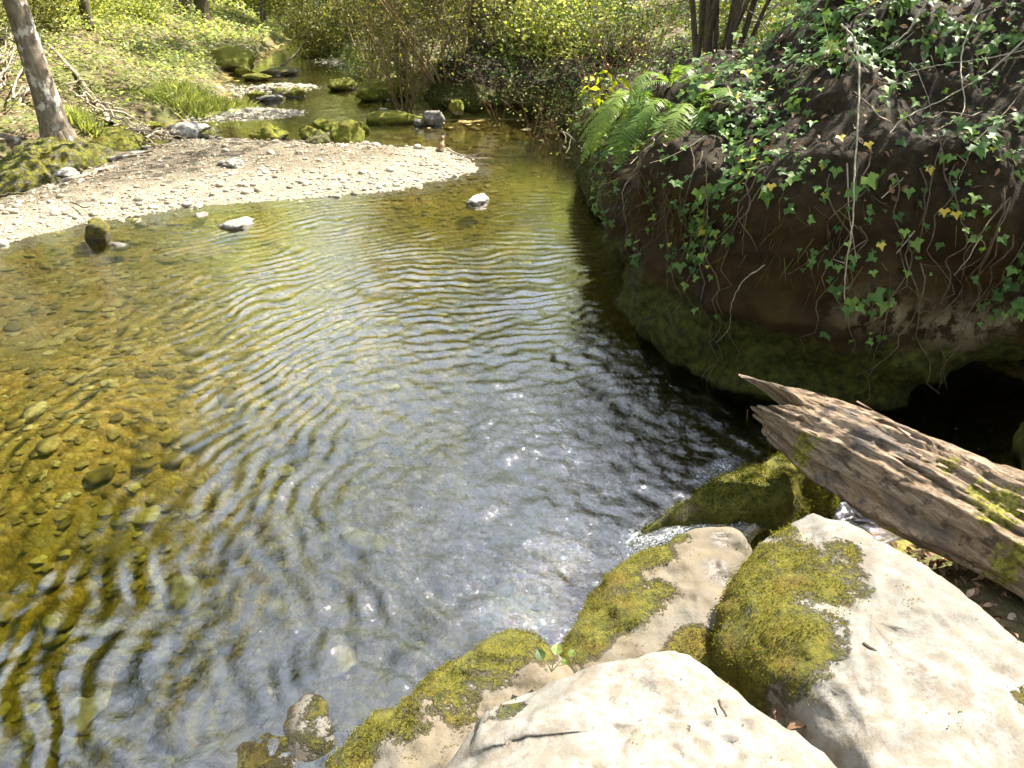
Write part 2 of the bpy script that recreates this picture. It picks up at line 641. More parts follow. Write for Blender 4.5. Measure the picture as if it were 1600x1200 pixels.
def m_water(name, tint, ior=1.40, fine=.25, foam=False, density=None, absorb=(.55, .62, .30), gain=1.0, scale=34, bd=.008, chop=False):
    """clear water: see-through below, mirror by Fresnel above"""
    t = NT(name)
    p = t.pos()
    h = t.noise(p, scale, 5, .66, .8)
    if chop:
        h = t.math('MULTIPLY', h, t.attr('chop'))
    nb = t.bump(h, fine, bd)
    fr = t.n('ShaderNodeFresnel')
    fr.inputs['IOR'].default_value = ior
    t.link(nb, fr.inputs['Normal'])
    # scaled Fresnel that still reaches 1 at grazing
    f = t.math('DIVIDE', t.math('MULTIPLY', fr.outputs[0], gain), t.math('ADD', 1.0, t.math('MULTIPLY', fr.outputs[0], gain - 1.0)))
    tr = t.n('ShaderNodeBsdfTransparent')
    tr.inputs['Color'].default_value = (*tint, 1)
    gl = t.n('ShaderNodeBsdfGlossy')
    gl.inputs['Roughness'].default_value = .03
    gl.inputs['Color'].default_value = (1, 1, 1, 1)
    t.link(nb, gl.inputs['Normal'])
    mx = t.n('ShaderNodeMixShader')
    t.link(f, mx.inputs[0])
    t.link(tr.outputs[0], mx.inputs[1])
    t.link(gl.outputs[0], mx.inputs[2])
    out = mx.outputs[0]
    fo = t.attr('foam')
    if foam:
        streak = t.noise(t.pos((1, 1, .5)), 110, 6, .75, 1.4)
        ff = t.ramp(t.math('ADD', fo, t.math('MULTIPLY', t.math('SUBTRACT', streak, .5), 2.6)), [(.66, 0), (.84, .8)])
        df = t.n('ShaderNodeBsdfDiffuse')
        df.inputs['Color'].default_value = (.78, .80, .82, 1)
        m2 = t.n('ShaderNodeMixShader')
        t.link(ff, m2.inputs[0])
        t.link(out, m2.inputs[1])
        t.link(df.outputs[0], m2.inputs[2])
        out = m2.outputs[0]
    if density:
        va = t.n('ShaderNodeVolumeAbsorption')
        va.inputs['Color'].default_value = (*absorb, 1)
        va.inputs['Density'].default_value = density
        t.link(va.outputs[0], t.out.inputs['Volume'])
    return t.done(out)


M = {}
M['rock'] = m_rock('pale_limestone')
M['mossrock'] = m_rock('mossy_limestone', pale=(.17, .138, .088), dark=(.07, .053, .03))
M['farmoss'] = m_rock('yellow_moss_boulder', pale=(.30, .27, .20), dark=(.13, .115, .08), moss_hi=(.25, .25, .022), moss_lo=(.08, .088, .011))
M['whiterock'] = m_rock('white_stone', pale=(.50, .48, .43), dark=(.30, .28, .23))
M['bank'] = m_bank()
M['ground'] = m_ground()
M['gravel'] = m_gravel()
M['bar'] = m_bar()
M['bedstone'] = m_bedstone()
M['ivy'] = m_leaf('ivy_leaf', [(0, (.04, .085, .018)), (.45, (.075, .15, .03)), (.8, (.13, .22, .045)), (.97, (.20, .30, .05)), (1, (.45, .36, .04))], .25, .5, .22)
M['ivy_yellow'] = m_leaf('yellowed_ivy_leaf', [(0, (.55, .40, .04)), (1, (.60, .46, .08))], .3)
M['cover'] = m_leaf('ground_cover_leaf', [(0, (.20, .28, .07)), (.35, (.32, .39, .13)), (.7, (.44, .47, .20)), (.92, (.52, .52, .27)), (1, (.46, .33, .15))], .55, .45, .4)
M['spring'] = m_leaf('spring_leaf', [(0, (.20, .25, .06)), (.5, (.33, .37, .11)), (1, (.50, .50, .22))], .66)
M['bush'] = m_leaf('bush_leaf', [(0, (.05, .09, .02)), (.5, (.10, .15, .03)), (.9, (.18, .22, .05)), (1, (.26, .22, .06))], .45)
M['dark_leaf'] = m_leaf('evergreen_leaf', [(0, (.022, .045, .010)), (.6, (.05, .085, .018)), (1, (.10, .13, .03))], .3, .4)
M['olive_leaf'] = m_leaf('olive_leaf', [(0, (.08, .09, .02)), (.6, (.15, .15, .035)), (1, (.24, .22, .06))], .45)
M['fern'] = m_leaf('fern_frond', [(0, (.10, .18, .025)), (.5, (.17, .27, .04)), (1, (.27, .36, .07))], .5, .45)
M['yellow_leaf'] = m_leaf('yellow_green_leaf', [(0, (.26, .32, .02)), (1, (.42, .44, .03))], .6)
M['litter'] = m_leaf('leaf_litter', [(0, (.06, .032, .016)), (.35, (.15, .08, .04)), (.65, (.25, .145, .08)), (.88, (.38, .26, .17)), (1, (.50, .40, .30))], .12, .6)
M['pale_litter'] = m_leaf('pale_litter', [(0, (.22, .14, .08)), (.4, (.40, .29, .19)), (1, (.58, .49, .37))], .15, .6)
M['grass'] = m_leaf('grass_blade', [(0, (.24, .30, .08)), (1, (.44, .46, .17))], .5)
M['dry_grass'] = m_leaf('dry_grass', [(0, (.05, .035, .012)), (.5, (.13, .095, .035)), (.8, (.09, .11, .025)), (1, (.22, .17, .08))], .3, .7, .1)
M['mossblade'] = m_leaf('moss_tuft', [(0, (.085, .085, .012)), (.5, (.17, .16, .020)), (.85, (.24, .235, .035)), (1, (.22, .12, .018))], .5, .8, .1)
M['darkmoss'] = m_leaf('dark_moss_tuft', [(0, (.04, .05, .008)), (.6, (.11, .12, .014)), (1, (.20, .19, .025))], .5, .8, .1)
M['bark_lichen'] = m_bark('lichen_bark', (.13, .10, .065), (.30, .25, .18), (.58, .55, .47), .06)
M['bark'] = m_bark('dark_bark', (.045, .034, .022), (.14, .11, .07), (.11, .12, .035), .05)
M['bark_tan'] = m_bark('tan_stem_bark', (.15, .10, .05), (.32, .23, .12))
M['twig'] = m_bark('grey_dead_wood', (.24, .19, .13), (.50, .43, .33), scale=2)
M['dry'] = m_bark('red_brown_dry_stem', (.15, .07, .035), (.32, .19, .11), scale=2)
M['vine'] = m_bark('bare_vine', (.22, .19, .12), (.46, .42, .30), scale=3)
M['darkvine'] = m_bark('brown_vine', (.07, .05, .03), (.18, .13, .08), scale=3)
M['log'] = m_log()
M['water'] = m_water('pool_water', (.93, .94, .86), 1.5, .9, True, 2.7, (.66, .675, .30), 4.6, chop=True)
M['chute'] = m_water('running_water', (.20, .19, .14), 1.33, .7, True, None, gain=.40, scale=70, bd=.02)


# ------------------------------------------------------------------ the lie of the land
SHORE = [(-4, .3), (-6.3, 2), (-6.5, 5), (-6.2, 7), (-5.9, 8.2), (-5.85, 8.8), (-5.8, 9.85), (-5.7, 10.9), (-5.5, 12), (-5.2, 12.9),
         (-5.6, 15), (-6.5, 17), (-7.05, 19.4), (-6.9, 20.9), (-7.75, 25.6), (-8.2, 30), (-10, 38), (-14, 46),
         (-12, 46), (-8, 38), (-6.2, 30), (-6, 24.5), (-4.6, 20.9), (-2.9, 18.1), (-1.9, 14.2), (-1.1, 12.4), (-.64, 12.5), (0, 12.5),
         (.8, 11.7), (1.25, 10), (1.5, 8.2), (1.35, 6), (1.3, 4.7), (1.8, 3.9), (2.9, 3.9), (3.3, 3.2), (3.0, 2.6), (1.8, 2.35),
         (1.1, 2.0), (.75, 1.5), (.3, .9), (-.5, .4)]
BAR = [(-5.7, 4.6), (-4.63, 6.15), (-4.15, 6.8), (-3.36, 7.35), (-2.24, 7.72), (-1.1, 8.15), (-.47, 8.85), (-.49, 9.19), (-.97, 10.05),
       (-2.21, 10.6), (-3.6, 10.95), (-4.74, 10.8), (-5.2, 10.05), (-5.42, 9.05), (-5.5, 7.4), (-6.0, 6.0)]
CX_Y = [0, 8, 11, 13, 16, 20, 25, 30, 38, 60]
CX_X = [0, 0, -.5, -3, -4.7, -5.9, -6.9, -7.3, -9, -16]
RIM_Y = [2.5, 3.3, 4, 5, 6, 7, 8, 9, 10, 12, 14, 60]
RIM_Z = [1.12, 1.14, 1.14, 1.10, 1.02, .92, .82, .70, .60, .50, .42, .35]


def bar_z(x, y):
    db = sdf(BAR, x, y) + .12 * fbm(xy3(x, y) * 1.3, 3, 5) + .09 * fbm(xy3(x, y) * 4.0, 3, 6)
    return np.where(db < 0, .085 * sm(-db, 0, .9), -.22 * db) + .012 * fbm(xy3(x, y) * 5, 3, 9)


def ground_z(x, y):
    x = np.asarray(x, float)
    y = np.asarray(y, float)
    d = sdf(SHORE, x, y)
    nz = fbm(xy3(x, y) * .9, 4, 3)
    dw = d + .14 * nz * sm(y, 6, 9)
    m = .6 * (x + 2.4) + .55 * (4.6 - y)
    D = .055 + .075 * sm(y, 11, 6.5) + .10 * sm(x, -2.5, -.2) * sm(y, 10, 7) + .72 * sm(m, 0.55, 2.1)
    bed = -D * sm(-dw, -.05, 1.1) + .025 * fbm(xy3(x, y) * 4, 3, 21)
    # sand islands in the upper stream
    bed = np.maximum(bed, bar_z(x, y))
    bed = np.maximum(bed, .07 - .16 * np.hypot((x + 4.5) / 1.5, y - 13.0))
    bed = np.maximum(bed, .07 - .13 * np.hypot((x + 4.9) / 1.1, (y - 16.2) / .9))
    bed = np.maximum(bed, .06 - .12 * np.hypot((x + 3.6) / .8, (y - 19.0) / 1.2))
    cx = np.interp(y, CX_Y, CX_X)
    a = np.maximum(dw, 0)
    left = .30 * sm(a, 0, .45) + .13 * np.maximum(a - .4, 0) + .35 * sm(a, .8, 3.0) * sm(y, 10, 13) + .16 * np.maximum(a - 5, 0)
    rim = np.interp(y, RIM_Y, RIM_Z)
    right = (rim - .22 * sm(y, 10.4, 8.8)) * sm(a, .02, .55) + np.minimum(.36 * np.maximum(a - .5, 0), .95) * (.5 + .5 * sm(y, 18, 12)) + .09 * np.maximum(a - 3, 0)
    near = .34 * sm(a, 0, .5) + .05 * a
    wr = sm(x - cx, -.3, .3)
    far = left * (1 - wr) + right * wr
    wn = sm(y, 3.0, 2.5) * (1 - sm(x, 2.9, 3.9) * sm(y, -2, 1)) * sm(x, -5.2, -4.2)
    out = far * (1 - wn) + near * wn
    out = out + .10 * nz * sm(a, .2, 1.5) + .03 * fbm(xy3(x, y) * 3.5, 3, 33) * sm(a, 0, .4)
    out = out + .22 * np.maximum(y - 40, 0)
    return np.where(dw < 0, bed, np.maximum(out, bed))


def axis(spans):
    out = [spans[0][0]]
    for a, b, s in spans:
        n = max(1, int(round((b - a) / s)))
        out += list(np.linspace(a, b, n + 1)[1:])
    return np.array(out)


gx = axis([(-60, -20, 2.0), (-20, -9, .35), (-9, -6.5, .12), (-6.5, 3.6, .058), (3.6, 7, .14), (7, 20, .6), (20, 60, 2.5)])
gy = axis([(-12, -1, .8), (-1, .8, .12), (.8, 9, .055), (9, 14, .08), (14, 22, .14), (22, 50, .45), (50, 90, 2)])
GX, GY = np.meshgrid(gx, gy, indexing='ij')
GZ = ground_z(GX, GY)
gd = sdf(SHORE, GX, GY)
bedw = sm(GZ, .05, -.02) * sm(gd, .3, 0.0)
mossw = .62 * np.maximum(sm(GY, 22, 30), sm(np.abs(GX + 4), 11, 15)) + sm(GX - np.interp(GY, CX_Y, CX_X), 0, .4) * sm(GY, 8, 9) * sm(gd, -.05, .05) * sm(gd, .7, .2) * .75
ground = obj('ground', np_mesh('ground', xy3(GX, GY, GZ).reshape(-1, 3), grid_faces(len(gx), len(gy)),
                               {'bed': bedw.ravel(), 'moss': mossw.ravel()}), M['ground'])
tag(ground, kind='structure')

# gravel bar: a sheet of fines laid over the ground, pebbles on it
bx_ = axis([(-6.2, -.2, .04)])
by_ = axis([(4.4, 11.2, .04)])
BX, BY = np.meshgrid(bx_, by_, indexing='ij')
BZ = bar_z(BX, BY)
keep = (sdf(BAR, BX, BY) < .25)
bf = grid_faces(len(bx_), len(by_))
bf = bf[keep.ravel()[bf].all(1)]
used = np.unique(bf)
remap = np.zeros(BX.size, int)
remap[used] = np.arange(len(used))
FRONT = [(-5.7, 4.6), (-4.63, 6.15), (-4.15, 6.8), (-3.36, 7.35), (-2.24, 7.72), (-1.1, 8.15), (-.47, 8.85)]


def silt(x, y):
    """brown silt and scraps lie on the back of the bar, washed stones in front"""
    fy = np.interp(x, [p[0] for p in FRONT], [p[1] for p in FRONT])
    return sm(y - fy + .5 * fbm(xy3(x, y) * 1.1, 4, 66), .65, 1.5) * sm(x, -.9, -1.8)


gravel_bar = obj('gravel_bar', np_mesh('gravel_bar', (xy3(BX, BY, np.maximum(BZ, ground_z(BX, BY)) + .006).reshape(-1, 3))[used], remap[bf],
                                       {'silt': silt(BX, BY).ravel()[used]}), M['bar'])
tag(gravel_bar, kind='structure')


# ------------------------------------------------------------------ water
SRC = [(.62, 2.62, 1.0), (.42, 2.12, .7), (1.15, 3.1, .5), (-1.1, .4, .45)]


def wave_z(x, y):
    p = xy3(x, y)
    wob = .17 * vnoise(p * 1.1, 51) + .07 * vnoise(p * 3.1, 52) + .022 * vnoise(p * 7.3, 53)
    z = 0
    r0 = np.hypot(x - SRC[0][0], y - SRC[0][1])
    rng = np.random.default_rng(4)
    for (sx, sy, amp) in SRC:
        r = np.hypot(x - sx, y - sy) + wob
        for k in range(5):
            lam = rng.uniform(.060, .125)
            ph = rng.uniform(0, 6.28)
            env = np.clip(.5 + 1.0 * vnoise(p * 2.0 + k * 7.3, 60 + k), 0, 1.4)
            z = z + amp * env * .0010 * (lam / .12) * np.cos(2 * pi * r / lam + ph)
    fall = 1.0 / (.55 + .30 * r0)
    calm = .25 + .75 * sm(x + .45 * (y - 3), -3.6, -1.0)
    far_calm = .25 + .75 * sm(y, 9.0, 5.5)
    z = z * fall * calm * far_calm * (1.3 + 1.5 * sm(r0, 1.1, 2.2))
    # broad slow swell that bends the mirror image
    z = z + .0065 * vnoise(p * np.array([3.2, 2.2, 1]), 71) * calm * far_calm * sm(r0, 4.5, .8)
    # chop where the falls stir the pool
    ch = sm(r0, 4.6, .3)
    z = z + (.0022 + .0036 * ch) * sm(r0, 5.2, 2.0) * vnoise(p * 7.5, 76) + sm(r0, 2.9, .6) * (.0062 * vnoise(p * 13, 72) + .0042 * vnoise(p * 25, 73)) + .0008 * vnoise(p * 15, 74) * far_calm
    # riffles upstream
    z = z + sm(y, 11, 13) * .004 * vnoise(p * np.array([7, 4, 1]), 75)
    return z


wx = axis([(-9.5, -6, .1), (-6, -3.2, .06), (-3.2, 1.5, .0195), (1.5, 3.6, .05)])
wy = axis([(.1, .9, .1), (.9, 3.2, .0165), (3.2, 5.5, .021), (5.5, 9, .033), (9, 14, .09), (14, 32, .2), (32, 47, .5)])
WX, WY = np.meshgrid(wx, wy, indexing='ij')
WZ = wave_z(WX, WY)
foam = np.zeros(WX.shape)
for px, py, r, s in [(1100, 745, .17, .60), (1130, 728, .12, .70), (1000, 845, .13, .66), (982, 875, .11, .55), (1060, 785, .10, .5), (1150, 700, .12, .45)]:
    c = W(px, py)
    foam = np.maximum(foam, s * sm(np.hypot(WX - c[0], WY - c[1]), r * 1.7, .0))
nwx, nwy = len(wx), len(wy)
tv = xy3(WX, WY, WZ).reshape(-1, 3)
bv = xy3(WX, WY, -1.6).reshape(-1, 3)
idx = np.arange(nwx * nwy).reshape(nwx, nwy)
border = np.concatenate([idx[:, 0], idx[-1, 1:], idx[-2::-1, -1], idx[0, -2:0:-1]])
bm_new = np.arange(len(border)) + len(tv)
low = tv[border].copy()
low[:, 2] = -1.6
side = np.stack([border, np.roll(border, -1), np.roll(bm_new, -1), bm_new], -1)[:, ::-1]
cidx = len(tv) + len(border)
cen = np.array([[0, 10, -1.6]])
bot = np.stack([bm_new, np.roll(bm_new, -1), np.full(len(border), cidx), np.full(len(border), cidx)], -1)
# bottom as triangles would break the uniform quads: keep a fan of slim quads between border and an inner ring instead
inner = low * np.array([.02, .02, 1]) + np.array([0, 10, 0])
ii = np.arange(len(border)) + len(tv) + len(border)
bot = np.stack([bm_new, np.roll(bm_new, -1), np.roll(ii, -1), ii], -1)[:, ::-1]
wv = np.vstack([tv, low, inner])
wf = np.vstack([grid_faces(nwx, nwy), side, bot])
wfoam = np.concatenate([foam.ravel(), np.zeros(2 * len(border))])
wr0 = np.minimum(np.hypot(WX - .62, WY - 2.62), np.hypot(WX - 2.0, WY - 3.3) * 1.6)
chop_a = .13 + .87 * sm(wr0, 2.7, .5) * (.55 + .45 * sm(fbm(xy3(WX, WY) * 1.5, 3, 19), -.3, .3))
wme = np_mesh('water', wv, wf, {'foam': wfoam, 'chop': np.concatenate([chop_a.ravel(), np.zeros(2 * len(border))])})
water = tag(obj('water', wme, M['water']), kind='structure')


# ------------------------------------------------------------------ the undercut rock bank on the right
PATH = catmull([(-1.3, 13.4), (-.75, 12.95), (-.1, 12.75), (.55, 12.2), (.98, 11.3), (1.2, 10.2), (1.22, 9.1), (1.15, 8.0), (1.04, 7.0), (.97, 6.1), (.89, 5.0), (.95, 4.4), (1.14, 3.88), (1.45, 3.52),
                (1.95, 3.42), (2.45, 3.36), (2.95, 3.2), (3.45, 2.7), (3.8, 1.9), (4.0, .6), (4.1, -1.0)], 460)
tan_ = np.gradient(PATH, axis=0)
tan_ /= np.linalg.norm(tan_, axis=1, keepdims=True)
OUTN = np.stack([tan_[:, 1], -tan_[:, 0]], -1)          # towards the pool
if OUTN[230, 0] > 0:
    OUTN = -OUTN
RIMS = np.interp(PATH[:, 1], RIM_Y[:1] + RIM_Y[1:], RIM_Z)
NS = 160


def bank_surface():
    nu = len(PATH)
    s = np.linspace(0, 1, NS)
    P = np.zeros((nu, NS, 3))
    for i in range(nu):
        rim = RIMS[i]
        arch = math.exp(-((PATH[i, 0] - 2.50) / .46) ** 4) if PATH[i, 1] > 2.9 and PATH[i, 0] > 1.6 else 0.0
        over = .16 + .14 * float(sm(PATH[i, 1], 5.5, 7.5)) - .02
        sa = np.clip(s / .6, 0, 1)
        z = -.8 + (rim + .8) * sa
        o = np.where(z < 0, .28 * z, over * np.sin(np.clip(z / max(rim, .3), 0, 1) * pi * .88))
        # rounded lip then the slope going back
        sb = np.clip((s - .6) / .4, 0, 1)
        back = 2.6 * sb ** 1.7
        o = o - back
        z = z + (1.35 - .55 * float(sm(PATH[i, 1], 4.6, 6.2))) * back / (1 + .95 * back)
        hcave = .44 * arch
        rec = sm(z, hcave, hcave - .10) * (1.0 if arch > .05 else 0) * arch
        o = o - .9 * rec
        P[i, :, 0] = PATH[i, 0] + OUTN[i, 0] * o
        P[i, :, 1] = PATH[i, 1] + OUTN[i, 1] * o
        P[i, :, 2] = z
    n = grid_normals(P)
    if (n[230, 50, 0]) > 0:
        n = -n
    q = P * 1.0
    disp = .26 * fbm(q * np.array([1.2, 1.2, 1.5]), 3, 81) + .11 * ridged(q * np.array([2.0, 2.0, 2.6]), 4, 82) + .035 * fbm(q * 7, 4, 83) + .022 * ridged(q * 13, 3, 85)
    disp -= .05 * sm(vnoise(q * np.array([.7, .7, 6.0]), 84), .25, .45)
    disp *= sm(P[..., 2], -.5, .1) * .8 + .2
    P = P + n * disp[..., None]
    return P, n


BP, BN = bank_surface()
ss = np.broadcast_to(np.linspace(0, 1, NS), BP.shape[:2])
bz = BP[..., 2]
rimg = np.broadcast_to(RIMS[:, None], bz.shape)
moss_b = np.maximum(.72 * sm(bz, .66, .30), .0) + .26 + .14 * sm(BP[..., 1], 4.2, 5.2)
moss_b = np.where(bz < .0, .45, moss_b)
moss_b = np.maximum(moss_b, .75 * sm(BP[..., 1], 5.0, 6.2) * sm(ss, .40, .52) * sm(ss, .72, .62))
pale_b = np.exp(-((bz - (.66 + .05 * np.sin(BP[..., 0] * 5))) / .10) ** 2) * sm(BP[..., 0], 1.45, 1.75) * sm(BP[..., 0], 3.0, 2.6)
soil_b = sm(ss, .56, .64)
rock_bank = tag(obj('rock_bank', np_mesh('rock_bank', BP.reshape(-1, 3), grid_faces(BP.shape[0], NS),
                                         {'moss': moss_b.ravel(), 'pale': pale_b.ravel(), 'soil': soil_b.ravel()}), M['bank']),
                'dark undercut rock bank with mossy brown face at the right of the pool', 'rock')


# ------------------------------------------------------------------ boulders
def boulder(name, label, outline, zbot, mat, moss=(), wet=(), moss_base=0.0, wet_base=0.0, lip=.05, bulge=.04, rough=1.0, seed=0, nth=128,
            group=None, tufts=0, tuft_mat='mossblade', tuft_size=.0048, dome=.03):
    """a boulder whose top follows a surveyed outline: [(px, py, z), ...]"""
    o = np.array([W(a, b, c) for a, b, c in outline])
    o = catmull(np.vstack([o, o[:1]]), nth + 1)[:-1]
    c = o.mean(0)
    nr, ns = 34, 26
    rings = []
    for k in range(nr):
        q = (k / (nr - 1)) ** .8
        p = c + (o - c) * q
        p[:, 2] = c[2] + dome * (1 - q * q) + (o[:, 2] - c[2]) * q ** 1.5 - lip * q ** 8
        rings.append(p)
    for k in range(1, ns + 1):
        q = k / ns
        p = o.copy()
        rad = o[:, :2] - c[:2]
        rad /= np.linalg.norm(rad, axis=1, keepdims=True)
        p[:, :2] += rad * (bulge * np.sin(min(q * 1.6, 1) * pi * .75) - .10 * q * q)[..., None] if hasattr(q, '__len__') else rad * (bulge * sin(min(q * 1.6, 1) * pi * .75) - .10 * q * q)
        p[:, 2] = (o[:, 2] - lip) * (1 - q) + zbot * q
        rings.append(p)
    P = np.array(rings)
    N = grid_normals(P, True)
    if N[nr // 2, 0, 2] < 0:
        N = -N
    wq = np.clip(np.arange(len(N)) / 9.0, 0, 1)[:, None, None] ** 1.5
    N = N * wq + np.array([0, 0, 1.0]) * (1 - wq)
    N[0] = (0, 0, 1)
    disp = rough * (.045 * fbm(P * 2.2, 3, seed) + .020 * ridged(P * 3.1, 3, seed + 5) + .010 * ridged(P * 9, 3, seed + 6) + .008 * fbm(P * 18, 4, seed + 9) - .009 * sm(vnoise(P * 24, seed + 7), .45, .8))
    mo = np.full(P.shape[:2], moss_base)
    for px, py, z, r, s in moss:
        w = W(px, py, z)
        mo = np.maximum(mo, s * sm(np.linalg.norm(P - w, axis=-1), r * 1.25, r * .35))
    we = np.full(P.shape[:2], wet_base)
    for px, py, z, r, s in wet:
        w = W(px, py, z)
        we = np.maximum(we, s * sm(np.linalg.norm(P - w, axis=-1), r * 1.25, r * .5))
    we = np.maximum(we, .85 * sm(P[..., 2], .05, .01))
    mo = np.maximum(mo, .5 * sm(P[..., 2], .12, .02))
    mo = np.minimum(mo, .74 + .12 * fbm(P * 3.0, 3, seed + 31))
    disp = disp + .008 * sm(mo, .45, .8) * (1 + .6 * fbm(P * 22, 3, seed + 3))
    P = P + N * disp[..., None]
    P[0] = P[0].mean(0)
    org = np.array([c[0], c[1], zbot])
    b = obj(name, np_mesh(name, P.reshape(-1, 3) - org, grid_faces(P.shape[0], nth, closed_v=True),
                          {'moss': mo.ravel(), 'wet': we.ravel()}), mat, loc=org)
    tag(b, label, 'rock', group)
    if tufts:
        r = np.random.default_rng(seed + 100)
        N2 = grid_normals(P, True)
        if N2[nr // 2, 0, 2] < 0:
            N2 = -N2
        pn = 14.0
        field = mo + 1.0 * (fbm(P * pn, 5, seed + 40))
        w = (sm(field, .35, 1.0) * (P[..., 2] > .0)).ravel()
        # area weight
        e1 = np.linalg.norm(np.gradient(P, axis=0), axis=-1)
        e2 = np.linalg.norm((np.roll(P, -1, 1) - np.roll(P, 1, 1)) / 2, axis=-1)
        w = w * (e1 * e2).ravel()
        if w.sum() > 0:
            k = r.choice(len(w), tufts, p=w / w.sum())
            pts = P.reshape(-1, 3)[k] + r.normal(0, .006, (tufts, 3))
            nn = N2.reshape(-1, 3)[k]
            me = leaves('moss', pts - nn * .003 - org, np.cross(nn, r.normal(0, 1, (tufts, 3))), r.uniform(.6, 1.6, tufts) * tuft_size,
                        LEAF_CARD, .2, up=nn, seed=seed)
            tag(obj('moss', me, M[tuft_mat], b), kind='stuff')
    return b


boulder('boulder', 'pale cream limestone boulder at the bottom of the photo, nearest the camera',
        [(690, 1215, .40), (745, 1135, .44), (800, 1085, .46), (880, 1045, .49), (975, 1012, .52), (1065, 1014, .52), (1125, 1060, .52), (1190, 1105, .52),
         (1260, 1150, .52), (1340, 1215, .52), (1400, 1400, .54), (1000, 1520, .56), (640, 1400, .5)],
        -.1, M['rock'], moss=[(800, 1118, .46, .055, .62), (765, 1118, .45, .05, .6), (1075, 1158, .53, .03, .6)], lip=.03, bulge=.03, dome=.05, seed=3, tufts=1500)
boulder('boulder', 'large pale boulder below the log with moss over its left corner',
        [(1275, 793, .52), (1350, 822, .53), (1430, 866, .54), (1505, 925, .55), (1600, 1000, .56), (1760, 1110, .56), (1840, 1380, .56), (1450, 1420, .52),
         (1345, 1205, .50), (1262, 1098, .47), (1180, 1040, .44), (1128, 1000, .42), (1135, 940, .42), (1165, 880, .44), (1215, 825, .48)],
        -.1, M['rock'], moss=[(1165, 960, .42, .22, .95), (1210, 900, .46, .20, .84), (1285, 915, .5, .16, .72), (1245, 1020, .46, .17, .78), (1150, 1020, .34, .24, 1), (1120, 950, .3, .2, 1),
                             (1285, 990, .5, .09, .6), (1240, 1075, .35, .12, .8), (1225, 830, .48, .07, .74), (1310, 870, .52, .09, .6), (1600, 1090, .56, .04, .6)],
        lip=.035, bulge=.02, dome=.035, seed=17, tufts=22000)
boulder('boulder', 'low brown moss-topped boulder left of the cream boulder at the water edge',
        [(500, 1215, .16), (560, 1142, .20), (640, 1090, .25), (720, 1030, .29), (795, 988, .32), (845, 996, .33), (882, 1040, .33), (870, 1110, .36),
         (800, 1190, .36), (700, 1290, .3), (540, 1330, .2)],
        -.3, M['mossrock'], moss=[(590, 1125, .2, .17, .95), (690, 1050, .26, .17, .92), (790, 1000, .31, .14, .92), (520, 1190, .16, .2, .95), (770, 1050, .31, .10, .6), (650, 1130, .26, .12, .62), (840, 1010, .32, .1, .6), (720, 1110, .3, .1, .5)], moss_base=.22,
        lip=.05, bulge=.06, dome=.02, seed=29, tufts=15000)
boulder('boulder', 'mossy boulder with a wet hollow where water trickles, between the pale boulders and pool',
        [(868, 1030, .16), (905, 970, .20), (945, 915, .23), (985, 880, .25), (1045, 850, .28), (1095, 826, .31), (1145, 826, .31), (1165, 862, .30), (1150, 920, .27),
         (1130, 985, .30), (1120, 1060, .30), (1000, 1090, .30), (890, 1070, .22)],
        -.35, M['mossrock'], moss=[(895, 990, .19, .19, 1), (945, 925, .23, .18, 1), (1010, 875, .26, .14, .9), (985, 955, .26, .13, .85), (1100, 1030, .3, .15, .9), (1060, 842, .3, .07, .7), (870, 1040, .15, .15, .95), (1030, 930, .28, .08, .5)], moss_base=.15,
        wet=[(1125, 850, .3, .05, .8), (1120, 900, .29, .07, .8), (1095, 940, .29, .05, .6)], lip=.04, bulge=.07, dome=.02, seed=41, tufts=15000)
boulder('mossy_ledge', 'green moss-covered rock ledge running under the broken end of the log',
        [(1022, 818, .07), (1060, 786, .13), (1110, 760, .17), (1160, 733, .21), (1215, 702, .24), (1290, 690, .26), (1300, 730, .26), (1250, 758, .22), (1215, 790, .2),
         (1150, 812, .17), (1080, 820, .11)],
        -.3, M['mossrock'], moss_base=.95, lip=.04, bulge=.07, dome=.045, seed=53, tufts=15000, tuft_mat='darkmoss', tuft_size=.008)
boulder('boulder', 'flat mossy boulder just under water in the bottom left corner of the photo',
        [(215, 1215, -.05), (290, 1168, -.035), (380, 1135, -.03), (450, 1132, -.03), (480, 1165, -.03), (500, 1215, -.03), (480, 1330, -.01), (250, 1330, -.02)],
        -.5, M['mossrock'], moss_base=.62, lip=.05, bulge=.06, dome=.03, seed=67, tufts=0)
boulder('boulder', 'pale angular stone half submerged beside the low brown boulder',
        [(450, 1105, .0), (478, 1076, .015), (505, 1082, .02), (522, 1115, .02), (528, 1160, .015), (505, 1195, .0), (460, 1200, .0), (442, 1150, .0)],
        -.35, M['rock'], moss_base=.25, lip=.02, bulge=.03, dome=.02, seed=71, rough=.6)
boulder('boulder', 'reddish brown stone under water against the pale angular stone',
        [(395, 1140, -.06), (425, 1120, -.04), (448, 1118, -.04), (452, 1165, -.04), (445, 1215, -.06), (405, 1190, -.08)],
        -.4, M['mossrock'], moss_base=.2, lip=.03, bulge=.03, seed=73, rough=.6)
boulder('boulder', 'small yellowish stone under water above the reddish brown stone',
        [(388, 1105, -.10), (405, 1078, -.09), (428, 1072, -.09), (430, 1100, -.10), (412, 1122, -.11)],
        -.4, M['mossrock'], moss_base=.3, lip=.03, bulge=.02, seed=77, rough=.5)
boulder('boulder', 'dark mossy rock jutting in at the right edge below the cave mouth',
        [(1622, 645, .22), (1640, 620, .27), (1700, 605, .30), (1760, 650, .30), (1740, 715, .27), (1650, 708, .22), (1625, 685, .21)],
        -.2, M['mossrock'], moss_base=.8, lip=.06, bulge=.03, dome=.04, seed=79)


